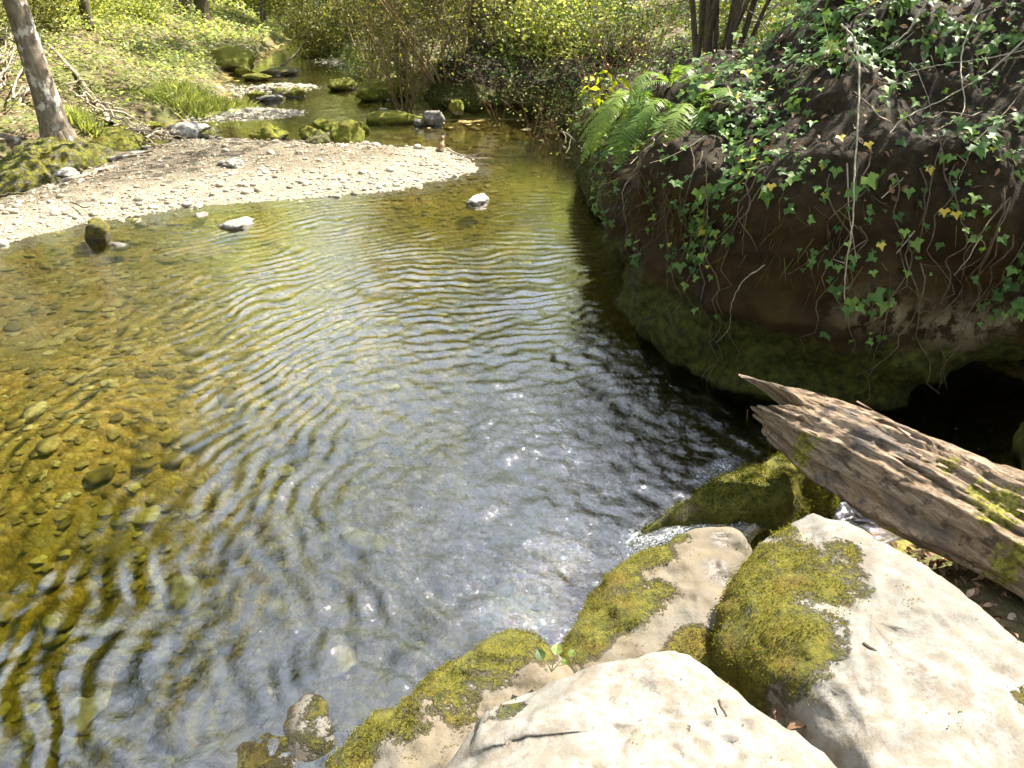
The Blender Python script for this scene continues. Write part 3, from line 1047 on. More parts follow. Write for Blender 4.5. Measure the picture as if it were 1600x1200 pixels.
boulder('rock_ledge', 'pale root-bound mossy ledge below the leaning tree at the left shore',
        [(-40, 268, .20), (10, 240, .24), (60, 222, .26), (120, 214, .26), (160, 226, .2), (150, 245, .14), (105, 258, .12), (60, 268, .14), (20, 285, .14), (-40, 300, .12)],
        -.2, M['farmoss'], moss_base=.62, lip=.10, bulge=.10, rough=2.6, dome=.05, seed=83)
boulder('rock_ledge', 'low yellow mossy shelf right of the leaning tree roots',
        [(140, 226, .12), (175, 208, .16), (215, 208, .14), (235, 220, .08), (215, 232, .05), (175, 236, .06)],
        -.2, M['farmoss'], moss_base=.72, lip=.08, bulge=.08, rough=2.2, dome=.04, seed=87)


def stone(name, label, px, py, size, mat, seed, flat=.6, moss=0.0, z=None, sub=4, group=None, sink=.3, rot=None, cat='rock', wetline=True, cuts=14, rough=.16):
    """a free-standing stone: size is its half width in metres, px/py where it meets the ground or water"""
    v, f = stone_shape(sub, seed, flat, cuts, rough)
    v = v * (1 + .16 * ridged(v * 2.6 + seed, 4, seed)[:, None] + .05 * fbm(v * 9, 3, seed)[:, None]) * size
    a = random.uniform(0, 6.28) if rot is None else rot
    R = np.array([[cos(a), -sin(a), 0], [sin(a), cos(a), 0], [0, 0, 1]])
    v = v @ R.T
    w = W(px, py, 0.0 if z is None else z)
    if z is None:
        w[2] = max(ground_z(w[0], w[1]), -.05)
    v[:, 2] -= v[:, 2].min() * (1 - 2 * sink)
    n = v / np.linalg.norm(v, axis=1, keepdims=True)
    mo = np.clip(moss * (.4 + .8 * sm(n[:, 2], -.3, .6)), 0, 1)
    we = .8 * sm(v[:, 2] + w[2], .03, .0) if wetline else np.zeros(len(v))
    o = obj(name, np_mesh(name, v, f, {'moss': mo, 'wet': we}, smooth=False if sub < 3 else True), mat, loc=w)
    return tag(o, label, cat, group)


ST = [  # label, px, py, half width, material, seed, flat, moss, z
    ('dark mossy stone standing in the shallows at the left of the gravel bar', 157, 378, .15, 'mossrock', 5, 1.05, .55, -.05),
    ('flat pale stone in the shallows right of the dark mossy stone', 374, 356, .15, 'whiterock', 12, .42, 0, -.03),
    ('bright white rounded stone alone in the middle of the pool', 746, 320, .125, 'whiterock', 14, .62, 0, -.03),
    ('white flat stone at the edge of the gravel bar, above the flat pale stone', 314, 340, .10, 'whiterock', 19, .35, 0, -.03),
    ('small flat stone in front of the dark mossy stone', 186, 388, .10, 'rock', 22, .4, .15, -.04),
    ('largest yellow-green mossy boulder of the midstream cluster', 545, 224, .26, 'farmoss', 31, .85, .80, -.02),
    ('grey-faced boulder at the front of the midstream mossy cluster', 502, 230, .20, 'farmoss', 32, .85, .45, -.02),
    ('mossy boulder at the left end of the midstream cluster', 484, 216, .16, 'farmoss', 33, .8, .85, -.02),
    ('small mossy boulder at the back of the midstream cluster', 502, 203, .16, 'farmoss', 34, .7, .7, -.02),
    ('mossy boulder at the right end of the midstream cluster', 566, 208, .15, 'farmoss', 35, .9, .7, -.02),
    ('low mossy boulder in the middle of the midstream cluster', 522, 212, .2, 'farmoss', 134, .7, .9, -.02),
    ('dark mossy boulder left of the midstream cluster, behind the gravel bar', 420, 219, .30, 'farmoss', 36, .55, .75, -.02),
    ('grey rounded rock at the far shore beside the long mossy slab', 678, 196, .20, 'rock', 38, .85, .15, 0),
    ('small grey rock between the long mossy slab and the rounded rock', 655, 196, .13, 'rock', 39, .6, .2, 0),
    ('yellow slanting mossy slab on the upper stream bank', 538, 138, .36, 'farmoss', 41, .4, .85, 0),
    ('large mossy outcrop overhanging the stream at the far left bank', 362, 110, .62, 'farmoss', 43, .6, .70, 0),
    ('small mossy rock at the foot of the far mossy outcrop', 382, 118, .25, 'farmoss', 44, .6, .8, 0),
    ('flat bright mossy stone in the far riffle', 400, 124, .33, 'farmoss', 45, .3, .8, 0),
    ('long pale stone across the far riffle', 435, 116, .42, 'farmoss', 46, .25, .5, 0),
    ('dark mossy rock at the right end of the midstream shoal', 462, 150, .24, 'farmoss', 47, .45, .7, 0),
    ('dark mossy rock at the left end of the midstream shoal', 404, 152, .24, 'farmoss', 48, .35, .7, 0),
    ('pale flat stone on the midstream shoal', 425, 156, .22, 'rock', 49, .35, 0, 0),
    ('brown mossy rock in the middle of the midstream shoal', 438, 147, .22, 'farmoss', 50, .4, .55, 0),
    ('small square mossy stone on the littered far shore', 714, 172, .16, 'farmoss', 52, .8, .85, .15),
    ('mossy rock under the roots on the right far bank, beside the stream bend', 588, 155, .32, 'farmoss', 53, .75, .85, .0),
    ('second mossy rock under the right far bank', 620, 152, .34, 'farmoss', 54, .75, .85, .05),
    ('pale stone in the water before the long mossy slab', 600, 175, .14, 'rock', 55, .4, .1, 0),
    ('moss-covered rock by the brush pile at the left shore', 185, 218, .26, 'farmoss', 56, .5, .85, .0),
    ('second moss-covered rock by the brush pile, nearer the stream', 208, 226, .18, 'farmoss', 57, .5, .85, .0),
    ('flat mossy stone at the tip of the brush pile', 240, 204, .22, 'farmoss', 58, .5, .8, .0),
    ('white rock at the back of the gravel bar by the side channel', 300, 212, .3, 'whiterock', 59, .5, .1, .0),
    ('yellowish rock beside the white rock behind the gravel bar', 330, 214, .2, 'farmoss', 60, .5, .5, .0),
    ('pale shelf rock in the side channel below the leaning tree', 88, 276, .22, 'whiterock', 61, .3, .05, .0),
    ('white block stone lying on top of the gravel bar', 368, 272, .13, 'whiterock', 62, .55, 0, None),
    ('small white stone next to the block on the gravel bar', 350, 270, .07, 'whiterock', 63, .6, 0, None),
    ('dark pointed stone on the gravel bar', 470, 252, .05, 'farmoss', 64, .8, .2, None),
]
for lab, px, py, hw, mt, sd, fl, mo, z in ST:
    stone('stone' if hw < .25 else 'boulder', lab, px, py, hw, M[mt], sd, fl, mo, z, sub=4)
for lab, px, py, hw, sd, z in [('pale round stone lying under water in the lower middle of the pool', 440, 955, .075, 171, -.26), ('pale long slab under water right of the pale round stone', 562, 855, .13, 172, -.30),
                           ('dim pale stone under water left of the pale round stone', 285, 930, .11, 173, -.36), ('pale stone under water near the middle of the pool', 482, 682, .09, 174, -.32),
                           ('yellowish stone under water beside the low brown boulder', 535, 1040, .08, 175, -.16), ('dim stone under water at the lower left of the photo', 140, 1118, .10, 176, -.30)]:
    stone('submerged_stone', lab, px, py, hw, M['rock'], sd, .45, .12, z - .05, wetline=False)
# long mossy slab on the far shore
v, f = stone_shape(4, 91, .5, 8, .12)
v = v * np.array([.46, .2, .26])
w = W(617, 191)
n = v / np.linalg.norm(v, axis=1, keepdims=True)
tag(obj('mossy_slab', np_mesh('mossy_slab', v, f, {'moss': .55 + .4 * sm(n[:, 2], -.5, .3), 'wet': 0 * n[:, 2]}), M['farmoss'], loc=(w[0], w[1], .06), rot=(0, 0, .1)),
    'long low mossy slab on the far shore right of the midstream cluster', 'rock')

# ------------------------------------------------------------------ loose stones of the bed and pebbles of the bar
STONE_ME = []
for k in range(10):
    v, f = stone_shape(2, 200 + k, .30, 12, .18)
    STONE_ME.append(np_mesh('stone', v, f, smooth=True))
r = np.random.default_rng(77)
cand = []
while len(cand) < 9500:
    x = r.uniform(-5.2, .9)
    y = r.uniform(1.1, 8.6) if r.random() < .8 else r.uniform(8.6, 18)
    cand.append((x, y - 0 if y < 8.6 else y))
cand = np.array(cand)
far_sel = cand[:, 1] > 8.6
cand[far_sel, 0] = np.interp(cand[far_sel, 1], CX_Y, CX_X) + r.uniform(-2.2, 2.0, far_sel.sum())
cz = ground_z(cand[:, 0], cand[:, 1])
ok = cz < -.02
cand, cz = cand[ok], cz[ok]
size = np.clip(r.lognormal(-3.45, .45, len(cand)), .02, .10)
size *= np.where(cand[:, 1] > 8.6, 1.4, 1)
# flat slabs that stand out on the bed at the left
SL = [(135, 442, .17), (135, 485, .12), (105, 525, .14), (20, 512, .12), (55, 330 + 160, .09), (265, 408, .10), (330, 395, .08), (215, 375 + 60, .08), (440, 955, .055), (560, 855, .10),
      (480, 680, .06), (530, 1040, .07), (250, 930, .08), (470, 365, .13), (60, 575, .11), (30, 660, .10), (150, 1110, .10), (640, 640, .09), (10, 780, .09), (300, 330, .06)]
order = np.argsort(-size / (cand[:, 1] + 1))
app = order[:280]
rest = order[280:]
for j, k in enumerate(app):
    s = size[k]
    obj('stone', STONE_ME[j % 10], M['bedstone'], ground, (cand[k, 0], cand[k, 1], cz[k] + s * .07), (r.normal(0, .12), r.normal(0, .12), r.uniform(0, 6.28)), s)
for j, (px, py, s) in enumerate(SL):
    w = W(px, py)
    d0 = float(ground_z(w[0], w[1]))
    w2 = W(px, py, min(d0, -.02))
    obj('stone', STONE_ME[j % 10], M['bedstone'], ground, (w2[0], w2[1], w2[2] + s * .05), (0, 0, r.uniform(0, 6.28)), (s * .85, s * .6, s * .5))


def joined_stones(name, pts, sizes, sub, mat, parent, seed, flat):
    rr = np.random.default_rng(seed)
    base = [stone_shape(sub, seed + k, flat, 6, .14) for k in range(8)]
    f = base[0][1]
    B = np.array([b[0] for b in base])
    n = len(pts)
    a = rr.uniform(0, 6.28, n)
    v = B[rr.integers(0, 8, n)] * sizes[:, None, None]
    x = v[..., 0] * np.cos(a)[:, None] - v[..., 1] * np.sin(a)[:, None]
    y = v[..., 0] * np.sin(a)[:, None] + v[..., 1] * np.cos(a)[:, None]
    v = np.stack([x, y, v[..., 2]], -1) + pts[:, None]
    ff = f[None] + (np.arange(n) * B.shape[1])[:, None, None]
    me = np_mesh(name, v.reshape(-1, 3), ff.reshape(-1, 3), {'rnd': np.repeat(rr.random(n), B.shape[1])}, smooth=sub > 1)
    return tag(obj(name, me, mat, parent), kind='stuff')


joined_stones('bed_cobbles', np.column_stack([cand[rest], cz[rest] + size[rest] * .06]), size[rest], 1, M['bedstone'], ground, 300, .30)

# pebbles on the bar and in a fringe round it
pc = np.column_stack([r.uniform(-5.9, .1, 34000), r.uniform(4.8, 11.4, 34000)])
dbar = sdf(BAR, pc[:, 0], pc[:, 1])
dens = np.where(dbar < 0, .35 + .65 * sm(-dbar, .9, .0), np.exp(-dbar / .22) * .8) * (.4 + .6 * sm(fbm(xy3(pc[:, 0], pc[:, 1]) * 1.4, 3, 8), -.3, .2))
pc = pc[r.random(len(pc)) < dens * (1 - .65 * silt(pc[:, 0], pc[:, 1]))]
pz = np.maximum(ground_z(pc[:, 0], pc[:, 1]), bar_z(pc[:, 0], pc[:, 1]))
ps = np.clip(r.lognormal(-4.15, .48, len(pc)), .008, .075)
order = np.argsort(-ps / pc[:, 1])
PEB_ME = []
for k in range(10):
    v, f = stone_shape(2, 260 + k, .6, 7, .14)
    PEB_ME.append(np_mesh('pebble', v, f, smooth=True))
for j, k in enumerate(order[:300]):
    obj('pebble', PEB_ME[j % 10], M['gravel'], gravel_bar, (pc[k, 0], pc[k, 1], pz[k] + ps[k] * .25), (r.normal(0, .2), r.normal(0, .2), r.uniform(0, 6.28)), ps[k])
rest = order[300:]
ic = np.concatenate([np.column_stack([r.normal(a, b, n), r.normal(c, d, n)]) for a, b, c, d, n in ((-4.5, .75, 13.0, .45, 2600), (-4.9, .7, 16.2, .5, 1400), (-3.7, .5, 19, .8, 900), (-2.6, .5, 12.6, .5, 700), (-5.0, .5, 21.5, 1.0, 700))])
iz = ground_z(ic[:, 0], ic[:, 1])
isel = (iz > -.06) & (iz < .12)
joined_stones('shoal_gravel', np.column_stack([ic[isel], iz[isel] + .008]), np.clip(r.lognormal(-3.6, .45, isel.sum()), .012, .09), 1, M['gravel'], ground, 380, .55)
joined_stones('fine_gravel', np.column_stack([pc[rest], pz[rest] + ps[rest] * .25]), ps[rest], 1, M['gravel'], gravel_bar, 340, .62)


# ------------------------------------------------------------------ the broken log
def make_log():
    A = np.array([1.06, 2.57, .50])
    B = np.array([1.98, 1.30, .50])
    ax = (B - A) / np.linalg.norm(B - A)
    L = float(np.linalg.norm(B - A)) + .5
    upv = np.array([0, 0, 1.0]) - ax * ax[2]
    upv /= np.linalg.norm(upv)
    sd = np.cross(ax, upv)                       # towards the camera side when negative
    if sd[0] > 0:
        sd = -sd                                 # sd: to the left and near side
    nu, nv = 230, 160
    u = np.linspace(0, 1, nu) ** 1.25
    th = np.arange(nv) / nv * 2 * pi             # 0 = up, pi/2 = near side
    U, T = np.meshgrid(u, th, indexing='ij')
    cx, cy = np.cos(T), np.sin(T)
    # ragged end: long splinter on the far upper side, a notch, a shorter stub on the near side
    def lobe(c, w):
        d = np.angle(np.exp(1j * (T - c)))
        return np.exp(-(d / w) ** 2)
    start = .14 - .30 * lobe(-.34, .34) - .14 * lobe(1.25, .5) + .10 * lobe(.42, .25) + .14 * lobe(pi, .8)
    start = start + .05 * fbm(np.stack([cx * 6, cy * 6, 0 * T], -1), 4, 7)
    S = start + (L - start) * U
    R = .158 + .012 * np.sin(S * 3.0) + .02 * sm(S, .2, .8)
    R = R * (1 + .12 * lobe(pi * .62, .5) * sm(S, .1, .35) * sm(S, 1.3, .6))          # the fat lip on the near side
    R = R * (1 - .34 * sm(S, .40, -.15))
    q = np.stack([S * 1.6, cx * 2.6, cy * 2.6], -1)
    g = np.stack([S * 6.5 + 1.2 * cx, cx * 5 + 2.2 * S, cy * 5], -1)
    R = R + .050 * fbm(q, 3, 5) + .009 * ridged(g, 4, 6) + .007 * fbm(np.stack([S * 9, cx * 22, cy * 22], -1), 3, 8)
    # a long groove along the upper side
    crk = sm(ridged(np.stack([S * 2.8 + .9 * cx, cx * 3.4 + 1.8 * S, cy * 3.4], -1), 3, 16), .52, .78)
    crk = crk * sm(vnoise(np.stack([S * 4, cx * 2, cy * 2], -1), 18), -.3, .2)
    pit = sm(fbm(np.stack([S * 13, cx * 5.5, cy * 5.5], -1), 3, 19), .28, .45)
    R = R - .017 * crk - .009 * pit
    R = R - .030 * lobe(-.15, .20) * sm(S, .0, .15) * (.6 + .4 * vnoise(np.stack([S * 5, 0 * S, 0 * S], -1), 3))
    flat = np.where(cx < -.3, .85, 1.0)
    c = A + ax * S[..., None]
    c[..., 2] += .02 * np.sin(S * 2.2)
    P = c + R[..., None] * (cx[..., None] * upv * flat[..., None] + cy[..., None] * sd)
    # broken inner face: three rings closing inwards, recessed and ragged
    caps = []
    for q_, back in ((.86, .05), (.6, .10), (.3, .14), (.02, .16)):
        s0 = start[0] * (q_ * .9) + .10 * (1 - q_) + back + .05 * fbm(np.stack([cx[0] * 5, cy[0] * 5, np.full(nv, q_ * 6)], -1), 3, 12)
        cc = A + ax * s0[:, None]
        caps.append(cc + (R[0] * q_)[:, None] * (cx[0][:, None] * upv + cy[0][:, None] * sd))
    P = np.concatenate([np.array(caps[::-1]), P], 0)
    ncap = len(caps)
    pad = lambda a: np.concatenate([np.repeat(a[:1], ncap, 0), a], 0)
    Sx, CXx, CYx = pad(S), pad(cx), pad(cy)
    mo = np.zeros(P.shape[:2])
    for px, py, r_, s_ in [(1248, 690, .11, .75), (1262, 668, .08, .65), (1225, 660, .07, .55), (1325, 738, .06, .9), (1345, 735, .04, .7), (1470, 745, .07, .5), (1560, 800, .11, .72), (1530, 780, .08, .7), (1590, 850, .1, .65), (1500, 850, .12, .5), (1430, 800, .12, .45)]:
        w = W(px, py, .63)
        mo = np.maximum(mo, s_ * sm(np.linalg.norm((P - w)[..., :2], axis=-1), r_ * 1.2, r_ * .2))
    mo = np.maximum(mo, .52 * sm(-CXx, .1, .6))
    org = np.array([1.4, 2.1, .32])
    me = np_mesh('log', P.reshape(-1, 3) - org, grid_faces(P.shape[0], nv, closed_v=True),
                 {'u': Sx.ravel(), 'cx': CXx.ravel(), 'cy': CYx.ravel(), 'th': pad(np.maximum(crk, .7 * pit)).ravel(), 'moss': mo.ravel()})
    lg = tag(obj('log', me, M['log'], loc=org), 'weathered grey-brown broken log with a split end lying above the pool', 'log')
    # splinters and bark flakes that stand off the wood
    r = np.random.default_rng(3)
    tb = []
    for k in range(46):
        i = ncap + int(r.integers(20, nu - 60))
        j = int((r.uniform(-1.1, 1.2) / (2 * pi)) * nv) % nv
        p0 = P[i, j]
        p1 = P[min(i + int(r.integers(3, 9)), nu - 1), j]
        n = p0 - (A + ax * Sx[i, j])
        n /= np.linalg.norm(n)
        ln = r.uniform(.02, .07)
        d = -ax * r.choice([-1, 1])
        w = np.cross(d, n) * r.uniform(.003, .008)
        vv = np.array([p0 - w - n * .004, p0 + w - n * .004, p0 + d * ln + w * .4 + n * r.uniform(.002, .012), p0 + d * ln - w * .4 + n * .004,
                       p0 - w + n * .003, p0 + w + n * .003]) - org
        sp = np_mesh('splinter', vv, np.array([[0, 1, 2, 3], [4, 5, 2, 3], [0, 4, 5, 1]]),
                     {'u': np.full(6, Sx[i, j]), 'cx': np.full(6, CXx[i, j] + .3), 'cy': np.full(6, CYx[i, j]), 'th': np.zeros(6), 'moss': np.zeros(6)}, smooth=False)
        obj('splinter', sp, M['log'], lg)
    # drooping rootlets under the lip
    for k, (px, py) in enumerate([(1203, 690), (1320, 770), (1378, 775), (1168, 640)]):
        p = W(px, py, .42)
        t = Tubes().add([p - org, p - org + [.004, 0, -.03], p - org + [.008, 0, -.07]], [.0018, .0014, .0008], 4)
        obj('rootlet', t.mesh('rootlet'), M['dry'], lg)
    return lg


make_log()


# ------------------------------------------------------------------ running water between the rocks
def chute(name, pts, widths, foam_v, seed, lab):
    c = catmull(pts, 60)
    wd = np.interp(np.linspace(0, 1, 60), np.linspace(0, 1, len(widths)), widths)
    fo = np.interp(np.linspace(0, 1, 60), np.linspace(0, 1, len(foam_v)), foam_v)
    t = np.gradient(c, axis=0)
    s = np.cross(t, [0, 0, 1.0])
    s /= np.linalg.norm(s, axis=1, keepdims=True)
    m = np.linspace(-1, 1, 26)
    P = c[:, None] + s[:, None] * (m[None, :, None] * wd[:, None, None])
    P[..., 2] += .012 * fbm(P * 18, 4, seed) + .006 * fbm(P * 50, 3, seed + 2) - .02 * m[None] ** 2
    F = np.broadcast_to(fo[:, None], P.shape[:2]) * (1 - .5 * np.abs(m)[None] ** 3)
    o = obj(name, np_mesh(name, P.reshape(-1, 3), grid_faces(60, 26), {'foam': F.ravel()}), M['chute'])
    return tag(o, kind='structure')


chute('running_water', [W(1190, 812, .14), W(1160, 820, .16), W(1110, 826, .14), W(1050, 833, .10), W(1005, 850, .03), W(975, 872, -.02)],
      [.04, .05, .055, .065, .08, .085], [.35, .45, .55, .62, .64, .45], 4, '')
chute('running_water', [W(1180, 818, .30), W(1150, 855, .305), W(1130, 890, .295), W(1110, 925, .29), W(1098, 945, .27)],
      [.02, .03, .032, .026, .012], [.1, .22, .28, .22, .1], 8, '')

# ------------------------------------------------------------------ trees, shrubs and other plants
def wander(p, d, length, n, bend, rng, up=0.0):
    p = np.asarray(p, float)
    d = np.asarray(d, float)
    d = d / np.linalg.norm(d)
    out = [p]
    st = length / (n - 1)
    for k in range(n - 1):
        d = d + rng.normal(0, bend, 3) + np.array([0, 0, up])
        d /= np.linalg.norm(d)
        p = p + d * st
        out.append(p)
    return np.array(out)


def tree(name, label, base, height, lean, r0, seed, bark, leafmat, nleaf, leafsize, limbs=9, clear=.3, spread=.38, group=None, twigs=4, cluster=.45, droop=0.0,
         flare=1.5, bend=.035, cat='tree'):
    rng = np.random.default_rng(seed)
    base = np.asarray(base, float)
    t = thing(name, label, cat, tuple(base), group)
    tr = wander((0, 0, -.15), np.array([lean[0], lean[1], 1.0]), height, 22, bend, rng, .01)
    q = np.linspace(0, 1, 22)
    rad = r0 * (1 - .88 * q) * (1 + (flare - 1) * np.exp(-q * height / (r0 * 1.6)))
    obj('trunk', Tubes().add(tr, rad, 14).mesh('trunk'), M[bark], t)
    pts = []
    for k in range(limbs):
        a = clear + (1 - clear) * (k + rng.random() * .7) / limbs
        i = min(int(a * 21), 20)
        az = k * 2.4 + rng.normal(0, .4)
        d = np.array([cos(az), sin(az), .55 + .5 * a])
        ln = height * spread * (1.15 - .6 * a) * rng.uniform(.8, 1.2)
        lm = wander(tr[i], d, ln, 8, .12, rng, .03 - droop)
        tb = Tubes().add(lm, np.linspace(rad[i] * .55, .008, 8), 7)
        for s in range(twigs):
            j = int(rng.integers(2, 8))
            dd = lm[j] - lm[j - 1]
            dd = dd / np.linalg.norm(dd) + rng.normal(0, .6, 3)
            br = wander(lm[j], dd, ln * rng.uniform(.3, .55), 5, .18, rng, .02 - droop)
            tb.add(br, np.linspace(max(rad[i] * .16, .008), .004, 5), 5)
            pts += [br[2], br[3], br[4], br[4]]
            for s2 in range(3):
                b2 = wander(br[int(rng.integers(1, 5))], rng.normal(0, 1, 3) + dd * .6, ln * .2, 3, .2, rng)
                tb.add(b2, [.005, .004, .002], 4)
                pts += [b2[1], b2[2]]
        pts += [lm[5], lm[7]]
        obj('limb', tb.mesh('limb'), M[bark], t)
    if nleaf:
        pts = np.array(pts)
        k = rng.integers(0, len(pts), nleaf)
        lp = pts[k] + rng.normal(0, cluster, (nleaf, 3)) * (.35 + .65 * rng.random((nleaf, 1)))
        obj('crown', leaves('crown', lp, (0, 0, 1.0), leafsize * rng.uniform(.6, 1.4, nleaf), LEAF_CARD, .8, seed=seed), M[leafmat], t)
    return t


def shrub(name, label, base, height, radius, nstem, seed, bark, leafmat, nleaf, leafsize, group=None, rs=.012, cat='shrub', low=.15, tilt=.35, tmpl=LEAF_CARD, lean=(0, 0), cluster=.12):
    """stems from one stool, each its own part, and one mass of leaves"""
    rng = np.random.default_rng(seed)
    t = thing(name, label, cat, tuple(float(c) for c in base), group)
    pts = []
    for k in range(nstem):
        az = rng.uniform(0, 6.28)
        p0 = np.array([cos(az), sin(az), 0]) * radius * .25 * rng.random()
        d = np.array([cos(az) * tilt + lean[0], sin(az) * tilt + lean[1], 1.0])
        st = wander(p0 - [0, 0, .05], d, height * rng.uniform(.6, 1.1), 9, .09, rng)
        tb = Tubes().add(st, np.linspace(rs * rng.uniform(.7, 1.4), rs * .25, 9), 6)
        for s in range(4):
            j = int(rng.integers(2, 9))
            b2 = wander(st[j], rng.normal(0, .8, 3) + np.array([0, 0, .5]), height * rng.uniform(.12, .3), 4, .2, rng)
            tb.add(b2, np.linspace(rs * .35, rs * .12, 4), 4)
            pts += [b2[2], b2[3]]
        pts += list(st[max(1, int(low * 9)):])
        obj('stem', tb.mesh('stem'), M[bark], t)
    if nleaf:
        pts = np.array(pts)
        k = rng.integers(0, len(pts), nleaf)
        lp = pts[k] + rng.normal(0, cluster, (nleaf, 3))
        lp[:, 2] = np.maximum(lp[:, 2], .02)
        obj('foliage', leaves('foliage', lp, (0, 0, 1.0), leafsize * rng.uniform(.6, 1.4, nleaf), tmpl, .7, seed=seed), M[leafmat], t)
    return t


def G(x, y, dz=0.0):
    return np.array([x, y, float(ground_z(x, y)) + dz])


def bank_top(x, y):
    """height of what lies on top at the right bank: rock mesh or soil"""
    d = (BP[..., 0] - x) ** 2 + (BP[..., 1] - y) ** 2
    d = np.where(ss > .55, d, 9e9)
    k = np.unravel_index(np.argmin(d), d.shape)
    z = float(ground_z(x, y))
    if d[k] < .01:
        z = max(z, float(BP[k][2]))
    return z


# the leaning lichen-barked tree on the left shore, with its roots
lt = tree('leaning_tree', 'grey lichen-barked tree leaning left on the left shore', W(95, 224, .20), 8.4, (-.085, .05), .155, 21, 'bark_lichen', 'olive_leaf', 9500, .12, limbs=13, clear=.28, flare=1.7, bend=.02)
rng = np.random.default_rng(8)
for k in range(11):
    az = -2.2 + k * .34 + rng.normal(0, .1)
    p = [np.array([cos(az) * .12, sin(az) * .12, .16])]
    d = np.array([cos(az), sin(az), -.35])
    for s in range(7):
        p.append(p[-1] + d * rng.uniform(.10, .16))
        d = d + rng.normal(0, .22, 3)
        d[2] = -.12
        q = p[-1] + np.array(lt.location)
        p[-1][2] = max(float(ground_z(q[0], q[1])) + .02, -.05) - lt.location[2] + .015
    obj('root', Tubes().add(catmull(p, 18), np.linspace(.075, .012, 18) * rng.uniform(.6, 1.1), 8).mesh('root'), M['bark_lichen'], lt)

# other trees that stand by the stream; most crowns are seen in the pool's mirror
TREES = [
    ('tree', 'mossy trunk leaning right on the far left hillside', (-10.6, 25.5), 9, (.42, 0), .24, 31, 'bark', 'spring', 1500, .15),
    ('tree', 'second trunk rising just right of the mossy leaning trunk', (-10.1, 26.0), 10, (.05, 0), .22, 32, 'bark', 'spring', 1500, .15),
    ('tree', 'thin dark trunk at the top left behind the leaning tree', (-8.9, 14.5), 9, (-.12, 0), .11, 33, 'bark', 'olive_leaf', 1500, .12),
    ('tree', 'tree high on the left slope behind the brush pile', (-10.6, 11.5), 8.5, (.0, 0), .17, 34, 'bark', 'dark_leaf', 11000, .17),
    ('tree', 'tree on the left slope beyond the edge of the photo, seen in the pool mirror', (-8.3, 7.6), 6.2, (.1, .0), .16, 35, 'bark', 'dark_leaf', 12000, .16),
    ('tree', 'slim tree on the left hillside above the ground cover', (-9.6, 18.0), 10, (.08, 0), .12, 36, 'bark', 'spring', 1500, .13),
    ('tree', 'slim trunk behind the far mossy outcrop', (-9.4, 30), 9, (.1, 0), .12, 37, 'bark', 'spring', 1300, .15),
    ('tree', 'pale-leaved tree at the far end of the stream', (-7.4, 40), 10, (0, 0), .18, 38, 'bark', 'spring', 5000, .18),
    ('tree', 'tree right of the far end of the stream', (-3.0, 36), 10, (0, 0), .18, 39, 'bark', 'spring', 5000, .18),
    ('tree', 'tree left of the far end of the stream', (-14.5, 38), 10, (0, 0), .18, 40, 'bark', 'spring', 5000, .18),
    ('tree', 'dark trunk wound with ivy amid the stems on the far right bank', (-.6, 14.4), 8.5, (-.02, 0), .15, 41, 'bark', 'olive_leaf', 2200, .11),
    ('tree', 'dark trunk left of the ivy-wound trunk on the far right bank', (-2.3, 16.3), 8, (-.06, 0), .12, 42, 'bark', 'olive_leaf', 1500, .11),
    ('tree', 'slender trunk on the far right bank nearest the stream bend', (-3.3, 20.5), 8, (.0, 0), .12, 43, 'bark', 'spring', 1200, .12),
    ('tree', 'trunk up the right slope behind the dry stems', (2.6, 18.5), 9, (.0, 0), .15, 44, 'bark', 'spring', 4200, .13),
    ('tree', 'trunk far up the right slope at the top of the photo', (6.2, 17), 9, (.0, 0), .15, 45, 'bark', 'spring', 3800, .13),
    ('tree', 'unseen big tree added to block sky light behind the photographer on the left', (-4.2, -4.5), 11, (0, .05), .22, 46, 'bark', 'dark_leaf', 5000, .20),  # this and the next two: unseen, added to dim the ambient light on the bank
    ('tree', 'unseen big tree added to block sky light behind the photographer on the right', (1.8, -4.8), 11, (0, .05), .22, 47, 'bark', 'dark_leaf', 5000, .20),
    ('tree', 'unseen tree added to block sky light on the right bank behind the photographer', (6.5, -2.6), 10, (-.05, 0), .2, 48, 'bark', 'dark_leaf', 5000, .18),
    ('tree', 'tree on the left bank of the pool outside the photo', (-8.6, 2.6), 9, (.12, 0), .2, 49, 'bark', 'dark_leaf', 9000, .19),
    ('tree', 'dense tree on the left bank near the gravel bar outside the photo', (-8.2, 5.2), 6.5, (.12, 0), .18, 50, 'bark', 'dark_leaf', 10000, .18),
    ('tree', 'tree up the left slope behind the leaning tree, crown out of the photo', (-9.4, 13.2), 8, (.05, 0), .15, 51, 'bark', 'dark_leaf', 9500, .16),
    ('tree', 'tree high up the left slope, crown out of the photo', (-12.6, 15.5), 9.5, (.05, 0), .18, 52, 'bark', 'dark_leaf', 9500, .2),
    ('tree', 'tree at the top of the left slope, crown out of the photo', (-13.5, 9.5), 10, (.05, 0), .2, 53, 'bark', 'dark_leaf', 9500, .22),
]
